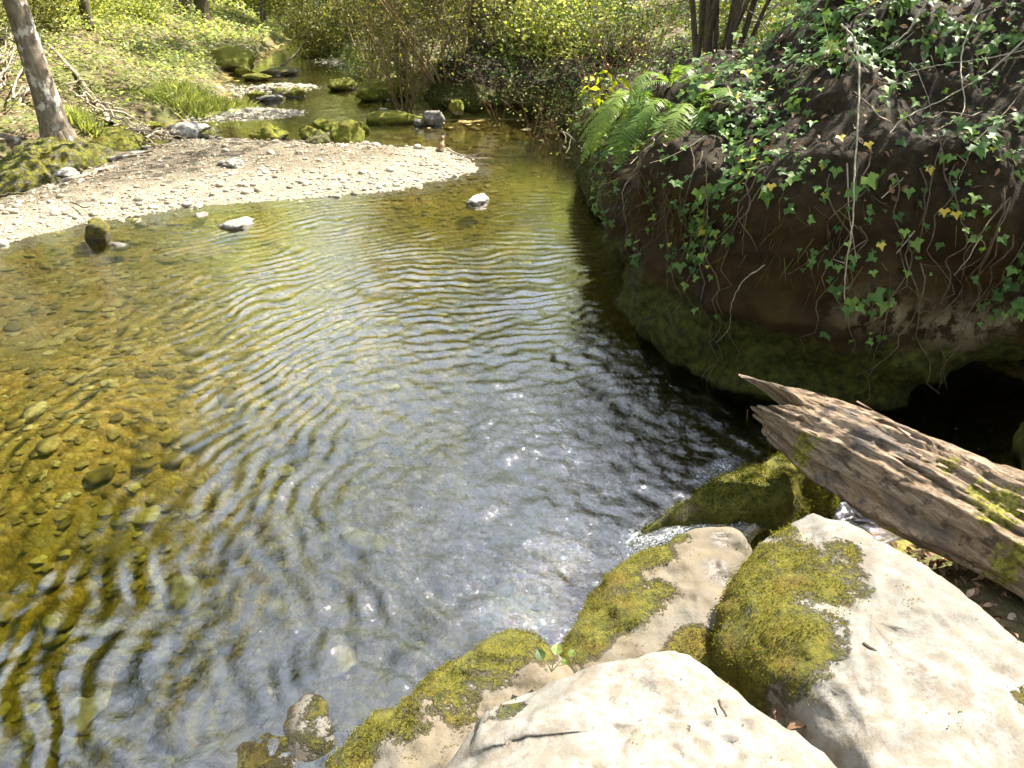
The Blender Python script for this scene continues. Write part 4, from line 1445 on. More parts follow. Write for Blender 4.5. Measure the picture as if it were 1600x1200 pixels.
# the wood that closes the valley: seen between the stems and mirrored in the pool
ORD = 'first second third fourth fifth sixth seventh eighth ninth tenth eleventh twelfth thirteenth fourteenth fifteenth sixteenth seventeenth eighteenth'.split()
WOOD = [(-20, 22), (-16.5, 27), (-18, 34), (-12.5, 32), (-10.8, 37), (-5.0, 33), (-4.8, 42), (-1.4, 29), (-.4, 37), (1.8, 31), (3.6, 25.5), (6.4, 30), (8.6, 23), (-7.6, 46), (-15, 44), (5.0, 38), (10.5, 33), (-2.2, 24.5)]
for k, (x, y) in enumerate(WOOD):
    TREES.append(('tree', '%s tree from the left in the wood beyond the far stream' % ORD[sorted(q[0] for q in WOOD).index(x)],
                  (x, y), 6.4 + .9 * ((k * 7) % 4) + (2.5 if x < -12 else 0), (0, 0), .15, 300 + k, 'bark', ('spring', 'olive_leaf', 'bush')[k % 3], 4200, .24))
for nm, lab, (x, y), h, ln, r0, sd, bk, lf, nl, ls in TREES:
    tree(nm, lab, G(x, y), h, ln, r0, sd, bk, lf, nl, ls, group='trees along the stream', clear=.14 if lf != 'spring' or sd >= 300 else .25, cluster=.55)
# evergreen on top of the right bank that shades the rock face
tree('evergreen_tree', 'dark evergreen tree on the right bank, above the ivy', G(6.6, 8.4), 5.6, (0, 0), .14, 61, 'bark', 'dark_leaf', 15000, .09, limbs=12, clear=.38, spread=.27, cluster=.34)
tree('evergreen_tree', 'second dark evergreen tree farther right on the bank', G(8.8, 3.2), 7.5, (0, 0), .14, 62, 'bark', 'dark_leaf', 13000, .09, limbs=12, clear=.3, spread=.27, cluster=.36)

# multi-stemmed tree at the top of the right bank
t = thing('multi_stemmed_tree', 'dark multi-stemmed tree on the right bank behind the ferns', 'tree', (1.95, 7.55, bank_top(1.95, 7.55) - .05))
rng = np.random.default_rng(71)
for k in range(15):
    az = rng.uniform(0, 6.28)
    p0 = np.array([cos(az) * rng.uniform(.02, .22), sin(az) * .16, 0])
    st = wander(p0, np.array([p0[0] * 1.1 + rng.normal(0, .05), p0[1] * .6, 1.0]), rng.uniform(2.6, 4.4), 12, .05, rng)
    tb = Tubes().add(st, np.linspace(rng.uniform(.02, .042), .008, 12), 8)
    for s in range(4):
        b2 = wander(st[int(rng.integers(3, 12))], rng.normal(0, .7, 3) + np.array([0, 0, .6]), rng.uniform(.4, 1.1), 5, .15, rng)
        tb.add(b2, np.linspace(.009, .003, 5), 5)
    obj('stem', tb.mesh('stem'), M['bark'], t)
lp = rng.normal(0, 1, (900, 3)) * np.array([.9, .8, .8]) + np.array([0, .1, 3.6])
obj('crown', leaves('crown', lp, (0, 0, 1.0), .07 * rng.uniform(.6, 1.4, 900), LEAF_CARD, .8, seed=72), M['olive_leaf'], t)

# tall tan-stemmed clumps on the far right bank
CL = [(625, 140, 3.6, 9, 'leftmost clump of tan stems on the far right bank by the stream bend'),
      (655, 128, 4.0, 11, 'clump of tan stems left of the dark trunk on the far right bank'),
      (700, 140, 4.2, 11, 'clump of tan stems leaning over the bank in front of the dark trunk'),
      (735, 128, 4.0, 11, 'clump of tan stems just right of the dark ivy-wound trunk'),
      (780, 108, 3.4, 14, 'clump of thin stems at the top centre of the photo'),
      (575, 100, 4.2, 9, 'farther clump of tan stems behind the stream bend')]
for k, (px, py, h, ns, lab) in enumerate(CL):
    w = W(px, py, .35)
    shrub('stem_clump', lab, G(w[0], w[1], -.05), h, .9, ns, 80 + k, 'bark_tan', 'olive_leaf', 2600, .06, 'tan stem clumps on the far bank', rs=.016, tilt=.42, lean=(-.10, -.05), low=.12, cluster=.22)

# thin dry red-brown stems on the right bank
for k, (px, py, t_) in enumerate([(835, 130, 9.5), (870, 118, 9.3), (900, 125, 8.6), (935, 105, 8.8), (965, 95, 8.6), (995, 100, 8.0), (850, 90, 11.5), (915, 75, 11.5), (1000, 60, 10.5), (780, 140, 11.5)]):
    w = WT(px, py, t_)
    shrub('dry_stems', '%s spray of thin dry red-brown stems from the left on the right bank' % ORD[sorted([835, 870, 900, 935, 965, 995, 850, 915, 1000, 780]).index(px)], (w[0], w[1], bank_top(w[0], w[1]) - .03), .85 + .3 * random.random(), .3, 9, 100 + k, 'dry', 'spring', 60, .035,
          'dry stem sprays on the right bank', rs=.005, tilt=.4, low=.5, cat='plant')

# bushes of fresh green behind the bank and along the far hillside
BUSH = [
    (845, 60, 12.5, 1.1, 1.3, 'bush', 'spring', 1900, .075, 'yellow-green bush above the leaf litter at the top centre'),
    (900, 25, 13.0, 1.3, 1.4, 'bush', 'spring', 1900, .075, 'yellow-green bush behind the dry stems'),
    (960, 20, 11.0, 1.0, 1.0, 'bush', 'bush', 1500, .06, 'green bush left of the multi-stemmed tree'),
    (1150, 5, 9.5, 1.0, 1.2, 'bush', 'bush', 1700, .055, 'green bush right of the multi-stemmed tree'),
    (1250, -20, 8.5, 1.0, 1.2, 'bush', 'bush', 1700, .05, 'green bush at the top edge above the ivy slope'),
    (1420, -25, 7.5, 1.0, 1.3, 'bush', 'dark_leaf', 1700, .05, 'dark bush at the top right above the ivy'),
    (1570, -20, 6.5, 1.0, 1.2, 'bush', 'dark_leaf', 1500, .05, 'dark bush in the top right corner'),
    (1270, -180, 6.4, 2.0, 1.3, 'bush', 'dark_leaf', 4200, .06, 'dense dark evergreen shrub added to shade the ivy slope, left one'),  # this shrub and the next two are added to cast shade on the slope
    (1480, -170, 6.6, 2.0, 1.3, 'bush', 'dark_leaf', 4200, .06, 'dense dark evergreen shrub added to shade the ivy slope, right one'),
    (1700, -160, 6.4, 2.0, 1.3, 'bush', 'dark_leaf', 4200, .06, 'dense dark evergreen shrub added for shade beyond the right edge'),
    (520, 80, 21.0, 2.1, 1.5, 'bush', 'olive_leaf', 3600, .075, 'dark olive bush drooping over the upper stream'),
    (550, 55, 22.5, 2.2, 1.4, 'bush', 'dark_leaf', 2500, .075, 'dark green bush behind the drooping olive bush'),
    (585, 118, 17.2, .7, .8, 'bush', 'bush', 1500, .05, 'small fresh green bush at the stream bend'),
    (575, 133, 16.5, .5, .6, 'bush', 'bush', 1000, .045, 'low green bush hanging to the water at the stream bend'),
    (470, 20, 33, 2.2, 2.5, 'bush', 'spring', 2200, .14, 'bright bush at the far end of the stream'),
    (420, 5, 34, 2.4, 2.5, 'bush', 'spring', 2200, .14, 'bright bush left of the far end of the stream'),
    (380, 25, 31, 1.8, 2.2, 'bush', 'spring', 2000, .13, 'yellow-green bush right of the leaning far trunks'),
    (330, 15, 34, 2.0, 2.4, 'bush', 'spring', 2000, .14, 'yellow-green bush behind the leaning far trunks'),
    (250, 15, 27, 1.6, 2.2, 'bush', 'spring', 2000, .12, 'pale green bush left of the leaning far trunks'),
    (180, 40, 19, 1.4, 1.6, 'bush', 'spring', 2000, .09, 'pale green bush on the hillside right of the leaning tree'),
    (110, 30, 17, 1.4, 1.5, 'bush', 'spring', 1900, .08, 'pale bush close behind the leaning tree'),
    (225, 65, 20, 1.0, 1.4, 'bush', 'cover', 1700, .07, 'low leafy bush in the middle of the left slope'),
    (520, 25, 30, 2.2, 2.4, 'bush', 'spring', 2200, .13, 'sunlit bush beyond the drooping olive bush'),
    (620, 25, 24, 1.8, 2.0, 'bush', 'spring', 2200, .10, 'sunlit bush behind the tan stems'),
    (700, 10, 24, 1.8, 2.2, 'bush', 'spring', 2200, .10, 'sunlit bush behind the dark trunk'),
    (770, 15, 20, 1.6, 1.8, 'bush', 'spring', 2200, .09, 'sunlit bush behind the thin stems at the top centre'),
    (30, 20, 15, 1.4, 1.6, 'bush', 'olive_leaf', 1700, .08, 'olive bush at the top left corner'),
]
for k, (px, py, t_, h, rad, nm, lf, nl, ls, lab) in enumerate(BUSH):
    w = WT(px, py, t_)
    if py < -100:
        w = {1270: (3.6, 5.4), 1480: (4.4, 4.9), 1700: (5.4, 4.2)}[px]
    z = bank_top(w[0], w[1])
    shrub(nm, lab, (w[0], w[1], z - .05), h, rad, 12, 130 + k, 'bark_tan', lf, int(nl * 1.9), ls, 'bushes', rs=.012, tilt=.95, low=.05, cat='bush', cluster=.26)

# bright grass tuft at the left waterside and green tufts
def grass(label, px, py, z, n, h, spread, seed, mat='grass'):
    rng = np.random.default_rng(seed)
    w = W(px, py, z)
    p = np.column_stack([rng.normal(0, spread, n), rng.normal(0, spread * .7, n), np.zeros(n)])
    p[:, 2] = np.maximum(ground_z(w[0] + p[:, 0], w[1] + p[:, 1]), -.03) - w[2]
    t = thing('grass_tuft', label, 'grass', tuple(w), 'waterside grass')
    up = np.array([0, 0, 1.0]) + np.column_stack([p[:, 0], p[:, 1], 0 * p[:, 0]]) * .9 / max(spread, .05) * .4
    obj('blades', leaves('blades', p, np.cross(up, rng.normal(0, 1, (n, 3))), h * rng.uniform(.5, 1.2, n), (BLADE[0] * np.array([1.6, 1, 1]), BLADE[1]), .1, up=up, seed=seed), M[mat], t)
    return t


grass('bright green grass tuft trailing in the water at the left shore', 322, 172, .02, 1500, .24, .28, 5)
grass('second grass tuft beside the trailing one, nearer the brush pile', 285, 178, .05, 900, .2, .22, 6)
grass('small green tuft growing at the foot of the leaning tree', 128, 200, .2, 450, .22, .12, 7)


# ferns and the yellow plant at the corner of the bank
def frond(name, p0, d0, length, width, droop, seed, parent, mat, npair=26, off=(0, 0, 0)):
    rng = np.random.default_rng(seed)
    n = npair + 4
    c = [np.asarray(p0, float)]
    d = np.asarray(d0, float) / np.linalg.norm(d0)
    for k in range(n - 1):
        d = d + np.array([0, 0, -droop / n * (1 + k / n)]) + rng.normal(0, .012, 3)
        d /= np.linalg.norm(d)
        c.append(c[-1] + d * length / n)
    c = np.array(c) - np.asarray(off)
    t = np.gradient(c, axis=0)
    t /= np.linalg.norm(t, axis=1, keepdims=True)
    side = np.cross(t, [0, 0, 1.0])
    side /= np.linalg.norm(side, axis=1, keepdims=True) + 1e-6
    nn = np.cross(side, t)
    V, F = [], []
    for k in range(n - 1):                               # midrib
        b = len(V)
        w = .0035 * (1 - k / n) + .001
        V += [c[k] - side[k] * w, c[k] + side[k] * w, c[k + 1] + side[k + 1] * w, c[k + 1] - side[k + 1] * w]
        F += [[b, b + 1, b + 2], [b, b + 2, b + 3]]
    for k in range(3, n):
        q = (k - 3) / (n - 4)
        L = width * (sin(pi * (q * .88 + .10)) ** .7) * (1 - .25 * q)
        for sgn in (-1, 1):
            dirv = side[k] * sgn + t[k] * .45 - nn[k] * rng.uniform(.0, .35)
            dirv /= np.linalg.norm(dirv)
            wd = t[k] * length / n * .42
            b = len(V)
            m = c[k] + dirv * L * .5 + nn[k] * L * .06
            V += [c[k] - wd * .9, c[k] + wd * .9, m + wd * .85, m - wd * .85, c[k] + dirv * L - nn[k] * L * .12]
            F += [[b, b + 1, b + 2], [b, b + 2, b + 3], [b + 3, b + 2, b + 4]]
    me = np_mesh(name, np.array(V), np.array(F), {'rnd': np.full(len(V), rng.random())}, smooth=False)
    return obj(name, me, M[mat], parent)


def fern(label, base, fronds, seed, mat='fern'):
    rng = np.random.default_rng(seed)
    t = thing('fern', label, 'fern', tuple(base), 'ferns on the bank corner')
    for k, (dx, dy, dz, ln, dr) in enumerate(fronds):
        ln = ln * 1.15
        frond('frond', (rng.normal(0, .03), rng.normal(0, .03), 0), (dx, dy, dz), ln, ln * .19, dr, seed * 10 + k, t, mat)
    return t


# ------------------------------------------------------------------ ivy on the rock bank
flatP = BP.reshape(-1, 3)
flatN = grid_normals(BP).reshape(-1, 3)
if grid_normals(BP)[230, 50, 0] > 0:
    flatN = -flatN
fs = ss.ravel()
e1 = np.linalg.norm(np.gradient(BP, axis=0), axis=-1).ravel() * np.linalg.norm(np.gradient(BP, axis=1), axis=-1).ravel()
rngi = np.random.default_rng(91)
hang = .42 + .40 * (fbm(np.column_stack([flatP[:, 0] * 1.6, flatP[:, 1] * 1.6, 0 * fs]), 3, 12))
below = np.clip((.6 - fs) / .6, 0, 1)
dens = np.where(fs > .6, .55 + .25 * sm(fs, .75, .6), 1.5 * np.exp(-below / np.maximum(hang * .42, .05)) * (.25 + .75 * sm(flatP[:, 1], 6.9, 5.6)))
dens *= .08 + sm(fbm(flatP * 2.4, 4, 14), -.15, .25)
dens *= np.where(fs > .6, np.where(flatP[:, 1] > 5.6, .25, 1.0), 1.0)
dens *= e1 * (flatP[:, 2] > .55) * (flatP[:, 1] > 1.5)
NI = 10000
k = rngi.choice(len(dens), NI, p=dens / dens.sum())
ip = flatP[k] + flatN[k] * rngi.uniform(.01, .07, (NI, 1)) + rngi.normal(0, .012, (NI, 3))
inn = flatN[k] + np.array([0, -.25, .55])
isz = np.clip(rngi.lognormal(-3.3, .42, NI), .015, .08)
ivy = thing('ivy', 'green ivy trailing down over the dark rock bank', 'ivy', tuple(flatP[k].mean(0)))
io = np.array(ivy.location)
dist = np.linalg.norm(ip - np.array([0, 0, CAM_H]), axis=1)
u_ = ip[:, 0] / (ip[:, 1] * cos(PITCH) - (ip[:, 2] - CAM_H) * sin(PITCH))
big = np.argsort(-(isz / dist) * (np.abs(u_) < .72) * (inn[:, 1] < .5))
ivy_me = [leaves('leaf', [(0, 0, 0)], (0, 0, 1), 1.0, (LEAF_IVY[0] * np.array([a, 1, b]), LEAF_IVY[1]), 0.0, up=(0, 1, 0), seed=q) for q, (a, b) in enumerate([(1, 1), (.9, 2), (1.1, -.6), (.8, 1.6)])]
for q in ivy_me:
    at = q.attributes['rnd']
    at.data.foreach_set('value', np.zeros(len(q.vertices), np.float32))
for j, q in enumerate(big[:300]):
    nrm = Vector(inn[q] + rngi.normal(0, .35, 3)).normalized()
    tip = Vector((rngi.normal(0, .5), rngi.normal(-.2, .4), -1.0))
    yv = (tip - nrm * tip.dot(nrm)).normalized()
    xv = yv.cross(nrm)
    from mathutils import Matrix
    mt = Matrix((xv, yv, nrm)).transposed()
    obj('leaf', ivy_me[j % 4], M['ivy'], ivy, ip[q] - io, mt.to_euler(), float(isz[q]))
rest = big[300:]
tag(obj('small_leaves', leaves('small_leaves', ip[rest] - io, inn[rest], isz[rest], LEAF_IVY, .4, up=(0, -.2, -1), seed=15), M['ivy'], ivy), kind='stuff')
IV0 = int(np.where(PATH[:, 1] < 6.6)[0][0])
IV1 = int(np.where((PATH[:, 1] < 2.9) & (PATH[:, 0] > 2.5))[0][0])
# ivy stems running down the face
for j in range(46):
    i = int(rngi.integers(IV0, IV1))
    s0 = int(NS * rngi.uniform(.5, .68))
    n = int(rngi.integers(12, 60))
    path = []
    for m in range(n):
        s1 = max(s0 - m, 5)
        path.append(BP[i, s1] + flatN.reshape(BP.shape)[i, s1] * .03)
        i = int(np.clip(i + rngi.integers(-1, 2), IV0 - 15, IV1 + 15))
    path = np.array(path)[::3]
    if len(path) < 4:
        continue
    obj('stem', Tubes().add(catmull(path, 20) - io, np.linspace(.004, .0015, 20), 5).mesh('stem'), M['darkvine'], ivy)
# yellowed leaves
for j, (px, py) in enumerate([(1474, 330), (1490, 343), (1352, 230), (1370, 388), (1440, 262), (1312, 232), (1210, 296)]):
    w = WT(px, py, 3.75)
    dd = np.linalg.norm(flatP - w, axis=1) + np.where(fs > .75, 9, 0)
    ray = (w - np.array([0, 0, CAM_H]))
    ray /= np.linalg.norm(ray)
    rel = flatP - np.array([0, 0, CAM_H])
    al = rel @ ray
    off = np.linalg.norm(rel - al[:, None] * ray, axis=1)
    q = np.argmin(off + .02 * al)
    nrm = Vector(flatN[q] + np.array([0, -.5, .4])).normalized()
    yv = (Vector((.2, 0, -1)) - nrm * Vector((.2, 0, -1)).dot(nrm)).normalized()
    mt = Matrix((yv.cross(nrm), yv, nrm)).transposed()
    yl = obj('leaf', ivy_me[0].copy(), None, ivy, flatP[q] + flatN[q] * .06 - io, mt.to_euler(), .042)
    yl.data.materials.clear()
    yl.data.materials.append(M['ivy_yellow'])
    yl['label'] = 'yellowed ivy leaf'


def on_bank(px, py, out=.05):
    ray = WT(px, py, 1.0) - np.array([0, 0, CAM_H])
    ray /= np.linalg.norm(ray)
    rel = flatP - np.array([0, 0, CAM_H])
    al = rel @ ray
    off = np.linalg.norm(rel - al[:, None] * ray, axis=1)
    near = off < .03
    if not near.any():
        q = np.argmin(off)
    else:
        q = np.where(near)[0][np.argmin(al[near])]
    return np.array([0, 0, CAM_H]) + ray * (al[q] - out)


VINES = [('long pale bare vine hanging straight down the middle of the ivy', [(1310, 38), (1330, 60), (1342, 110), (1343, 200), (1340, 280), (1332, 350), (1322, 420), (1320, 470)], .006, 'vine'),
         ('curved pale branch above the ivy right of the hanging vine', [(1445, 5), (1430, 30), (1415, 55), (1375, 82)], .007, 'vine'),
         ('thin pale stem slanting across the ivy at the upper right', [(1600, 60), (1540, 110), (1480, 150), (1420, 185), (1395, 210)], .005, 'vine'),
         ('straight brown stem crossing the upper right of the ivy', [(1600, 78), (1540, 92), (1470, 100), (1415, 115)], .004, 'vine'),
         ('upright pale stem at the upper right of the ivy', [(1522, 5), (1515, 60), (1505, 110), (1495, 170), (1480, 210)], .005, 'vine'),
         ('thin brown vine dropping from the ivy towards the cave', [(1480, 205), (1465, 250), (1448, 320), (1440, 370), (1425, 400)], .003, 'darkvine'),
         ('thin vine dangling left of the long pale vine', [(1215, 245), (1180, 310), (1165, 345), (1160, 400)], .003, 'darkvine'),
         ('dangling tendril with leaves over the mossy rock face', [(1195, 415), (1160, 440), (1145, 480), (1138, 510), (1118, 535)], .003, 'vine'),
         ('fine straight tendril below the ferns', [(1100, 250), (1106, 330), (1104, 400), (1100, 415)], .0025, 'darkvine'),
         ('thin pale twig leaning on the ivy at the far right', [(1600, 130), (1560, 170), (1540, 230), (1500, 280)], .004, 'darkvine')]
for lab, pp, rr, mt in VINES:
    pts = np.array([on_bank(a, b, .10) for a, b in pp])
    pts[:, 1] = np.convolve(np.pad(pts[:, 1], 1, mode='edge'), [.25, .5, .25], 'valid')
    v = tag(obj('hanging_vine', Tubes().add(catmull(pts, 40) + RNG.normal(0, .0015, (40, 3)), np.linspace(rr, rr * .4, 40), 7).mesh('hanging_vine'), M[mt]), lab, 'vine')

# ------------------------------------------------------------------ ferns
b1 = on_bank(1015, 160, .02)
fern('drooping fern fronds hanging over the corner of the rock bank', b1,
     [(-.8, -.9, .35, .85, 1.9), (-.45, -1, .3, .8, 1.8), (-1, -.45, .4, .7, 1.7), (-.1, -1, .5, .75, 1.9), (-.65, -.7, .75, .75, 2.0), (.25, -1, .5, .65, 1.9), (-1, .0, .5, .55, 1.4), (-.3, -.8, .9, .6, 1.8)], 3)
b2 = on_bank(1085, 165, .02)
fern('pale sunlit fern right of the drooping fern', b2,
     [(.9, -.5, .35, .5, 1.4), (.6, -.9, .3, .5, 1.7), (.1, -1, .25, .55, 2.2), (-.5, -.9, .45, .5, 1.8), (1, .1, .5, .45, 1.2), (.3, -.6, .8, .45, 1.5)], 4)
b3 = on_bank(1050, 135, .02)
fern('upright fern behind the drooping fern, at the foot of the stems', b3,
     [(-.5, -.4, .8, .45, 1.6), (.1, -.5, .8, .45, 1.6), (.6, -.4, .7, .42, 1.5), (.9, 0, .6, .42, 1.5), (-.9, -.3, .5, .45, 1.6)], 5)
b7 = on_bank(1045, 175, .02)
fern('bright fern hanging between the drooping fern and the pale one', b7,
     [(-.3, -1, .3, .6, 2.3), (.2, -1, .4, .6, 2.2), (-.8, -.8, .4, .6, 2.0), (.5, -.8, .5, .5, 1.8), (-.5, -.6, .9, .5, 1.6), (0, -.9, .1, .65, 2.4)], 8)
b4 = on_bank(985, 175, .02)
fern('small fern frond arching left over the stream', b4, [(-1, -.25, .25, .5, 1.2), (-.8, -.7, .1, .45, 1.6)], 6)
b5 = b4 + np.array([-.10, .22, .03])
shrub('yellow_plant', 'bright yellow-green plant at the left end of the rock bank', b5 - [0, 0, .05], .32, .2, 9, 9, 'dry', 'yellow_leaf', 95, .07, rs=.004, tilt=.6, low=.3, cat='plant', tmpl=LEAF_OVAL, cluster=.07)
b6 = b4 + np.array([-.02, .08, -.02])
shrub('yellow_plant', 'lower yellow-green sprig below the bright plant', b6 - [0, 0, .05], .25, .15, 7, 10, 'dry', 'yellow_leaf', 60, .055, rs=.003, tilt=.7, low=.2, cat='plant', tmpl=LEAF_OVAL, cluster=.06)


# ------------------------------------------------------------------ leaf litter, ground cover
def scatter(n, x0, x1, y0, y1, fn, seed):
    rng = np.random.default_rng(seed)
    x = rng.uniform(x0, x1, n)
    y = rng.uniform(y0, y1, n)
    keep = rng.random(n) < fn(x, y)
    return x[keep], y[keep], rng


def right_side(x, y):
    return sm(x - np.interp(y, CX_Y, CX_X), 0, .5)


x, y, rng = scatter(60000, -4, 9, 6.5, 24, lambda x, y: right_side(x, y) * sm(sdf(SHORE, x, y), .0, .3) * (.35 + .65 * sm(fbm(xy3(x, y) * .9, 3, 4), -.2, .2)) * np.clip(9 / y, 0, 1), 1)
lp = xy3(x, y, ground_z(x, y) + rng.uniform(.005, .05, len(x)))
tag(obj('leaf_litter', leaves('leaf_litter', lp, (0, 0, 1.0), rng.uniform(.04, .085, len(x)), LEAF_OVAL, .45, seed=2), M['litter']),
    'brown fallen leaves covering the right bank', 'leaf litter', kind='stuff')
# litter on the rock bank's own top
w = e1 * (fs > .60) * (flatP[:, 1] > 3)
k = rngi.choice(len(w), 8000, p=w / w.sum())
tag(obj('bank_litter', leaves('bank_litter', flatP[k] + flatN[k] * rngi.uniform(.0, .035, (8000, 1)), flatN[k] + [0, 0, .3], rngi.uniform(.018, .05, 8000), LEAF_FULL, .7, seed=6), M['litter']),
    'brown fallen leaves between the ivy on top of the rock bank', 'leaf litter', kind='stuff')
# undergrowth: fresh low leaves on the right slope
x, y, rng = scatter(60000, -3, 9, 8, 26, lambda x, y: right_side(x, y) * sm(sdf(SHORE, x, y), .1, .5) * sm(fbm(xy3(x, y) * .8, 4, 44), -.02, .25) * np.clip(10 / y, .2, 1), 3)
h_ = rng.uniform(.02, .32, len(x)) * (.4 + .6 * sm(fbm(xy3(x, y) * 1.3, 3, 45), -.2, .3))
tag(obj('undergrowth', leaves('undergrowth', xy3(x, y, ground_z(x, y) + h_), (0, 0, 1.0), rng.uniform(.03, .07, len(x)), LEAF_OVAL, .5, seed=4), M['bush']),
    'low green undergrowth leaves on the right bank', 'undergrowth', kind='stuff')
# ground cover of the left slope
x, y, rng = scatter(170000, -24, -5, 9.5, 40, lambda x, y: (1 - right_side(x, y)) * sm(sdf(SHORE, x, y), .02, .35) * (.3 + .7 * sm(fbm(xy3(x, y) * .55, 4, 24), -.15, .12)) * np.clip(11 / y, .12, 1), 5)
h_ = .03 + (.08 + .30 * sm(fbm(xy3(x, y) * .9, 3, 46), -.2, .35)) * rng.random(len(x))
tag(obj('ground_cover', leaves('ground_cover', xy3(x, y, ground_z(x, y) + h_), (0, 0, 1.0), rng.uniform(.045, .10, len(x)) * np.clip(y / 14, .8, 1.8), LEAF_CARD, .4, seed=8), M['cover']),
    'pale green ground cover of broad leaves over the left slope', 'ground cover', kind='stuff')
x, y, rng = scatter(40000, -22, -5, 9.0, 40, lambda x, y: (1 - right_side(x, y)) * sm(sdf(SHORE, x, y), .1, .5) * sm(fbm(xy3(x, y) * .55, 4, 24), .12, -.15) * np.clip(12 / y, .15, 1), 6)
tag(obj('slope_litter', leaves('slope_litter', xy3(x, y, ground_z(x, y) + rng.uniform(.005, .05, len(x))), (0, 0, 1.0), rng.uniform(.05, .10, len(x)), LEAF_OVAL, .4, seed=9), M['pale_litter']),
    'pale fallen leaves on bare patches of the left slope', 'leaf litter', kind='stuff')
x, y, rng = scatter(4500, -6, -.4, 6, 11.2, lambda x, y: (.08 + .92 * silt(x, y)) * sm(-sdf(BAR, x, y), .1, .5), 12)
tag(obj('bar_debris', leaves('bar_debris', xy3(x, y, np.maximum(ground_z(x, y), bar_z(x, y)) + rng.uniform(.008, .03, len(x))), (0, 0, 1.0), rng.uniform(.02, .06, len(x)), LEAF_FULL, .4, seed=13), M['pale_litter']),
    'brown leaf scraps strewn over the gravel bar', 'leaf litter', kind='stuff')
w = e1 * (fs > .42) * (flatP[:, 1] > 8.2) * (.1 + sm(fbm(flatP * 1.6, 3, 93), -.1, .25)) * (flatP[:, 2] > .1)
k = rngi.choice(len(w), 3200, p=w / w.sum())
tag(obj('bank_undergrowth', leaves('bank_undergrowth', flatP[k] + flatN[k] * rngi.uniform(.01, .22, (3200, 1)), flatN[k] + [0, -.3, .6], rngi.uniform(.03, .075, 3200), LEAF_OVAL, .5, seed=16), M['bush']),
    'fresh yellow-green leaves spilling over the far bank above the water', 'undergrowth', kind='stuff')
# twiggy debris and hanging dry fringe of the rock bank
w = e1 * (fs > .50) * (flatP[:, 1] > 2.2) * np.where(fs < .6, .8, 1.0)
k = rngi.choice(len(w), 330, p=w / w.sum())
tb = Tubes()
for q in k:
    d = np.cross(flatN[q], rngi.normal(0, 1, 3)) + np.array([0, 0, -.25])
    tb.add(wander(flatP[q] + flatN[q] * rngi.uniform(.01, .06), d, rngi.uniform(.12, .5), 5, .16, rngi), np.linspace(.0032, .001, 5) * rngi.uniform(.6, 1.5), 4)
tag(obj('twig_debris', tb.mesh('twig_debris'), M['twig']), 'fine dry twigs and rootlets tangled in the ivy', 'twigs', kind='stuff')
w = e1 * (fs > .50) * (fs < .64) * (flatP[:, 1] > 2.2) * (.15 + sm(fbm(flatP * 2.0, 3, 88), -.1, .25))
k = rngi.choice(len(w), 1500, p=w / w.sum())
tag(obj('hanging_grass', leaves('hanging_grass', flatP[k] - flatN[k] * .01, flatN[k], rngi.uniform(.08, .26, 1500), (BLADE[0] * np.array([.32, 1, 1]), BLADE[1]), .3, up=flatN[k] * .5 + np.array([0, 0, -1.0]), seed=14), M['dry_grass']),
    'dry grass and roots hanging from the lip of the rock bank', 'grass', kind='stuff')
# leaves and debris caught between the foreground rocks
x, y, rng = scatter(6500, .9, 3.2, .5, 2.7, lambda x, y: sm(sdf(SHORE, x, y), -.05, .1), 7)
tag(obj('crevice_litter', leaves('crevice_litter', xy3(x, y, ground_z(x, y) + rng.uniform(.0, .04, len(x))), (0, 0, 1.0), rng.uniform(.02, .045, len(x)), LEAF_FULL, .6, seed=10), M['litter']),
    'dead leaves in the gap between the log and the large pale boulder', 'leaf litter', kind='stuff')
for j, (px, py, z, s, a) in enumerate([(1215, 1098, .40, .05, .5), (1240, 1115, .40, .06, 2.0), (1190, 1085, .38, .05, 3.3), (1262, 1130, .42, .06, 1.2), (1230, 1088, .38, .04, 4.0), (1280, 1142, .42, .05, 5.2)]):
    lf = obj('fallen_leaf', leaves('fallen_leaf', [(0, 0, 0)], (0, -.2, 1), s, LEAF_FULL, .2, seed=60 + j), M['litter'], loc=W(px, py, z), rot=(0, 0, a))
    tag(lf, 'brown fallen leaf caught in the crack between the two pale boulders', 'leaf', 'leaves in the crack between the boulders')
# three round green leaves by the cream boulder
sp = W(862, 1042, .40)
t = thing('seedling', 'small seedling with round green leaves at the edge of the cream boulder', 'plant', tuple(sp))
for j, (dx, dy, dz, s) in enumerate([(-.025, .0, .03, .035), (.012, .012, .035, .038), (.05, .01, .03, .026), (.03, -.01, .02, .022)]):
    obj('leaf', leaves('leaf', [(dx, dy, dz)], (0, -.3, 1), s, (LEAF_FULL[0] * np.array([1.9, 1, 1]), LEAF_FULL[1]), .15, up=(dx * 20, 1, .2), seed=70 + j), M['bush'], t)
    obj('stalk', Tubes().add([(0, 0, -.02), (dx * .5, dy * .5, dz * .6), (dx, dy, dz)], [.0015, .0012, .001], 4).mesh('stalk'), M['grass'], t)

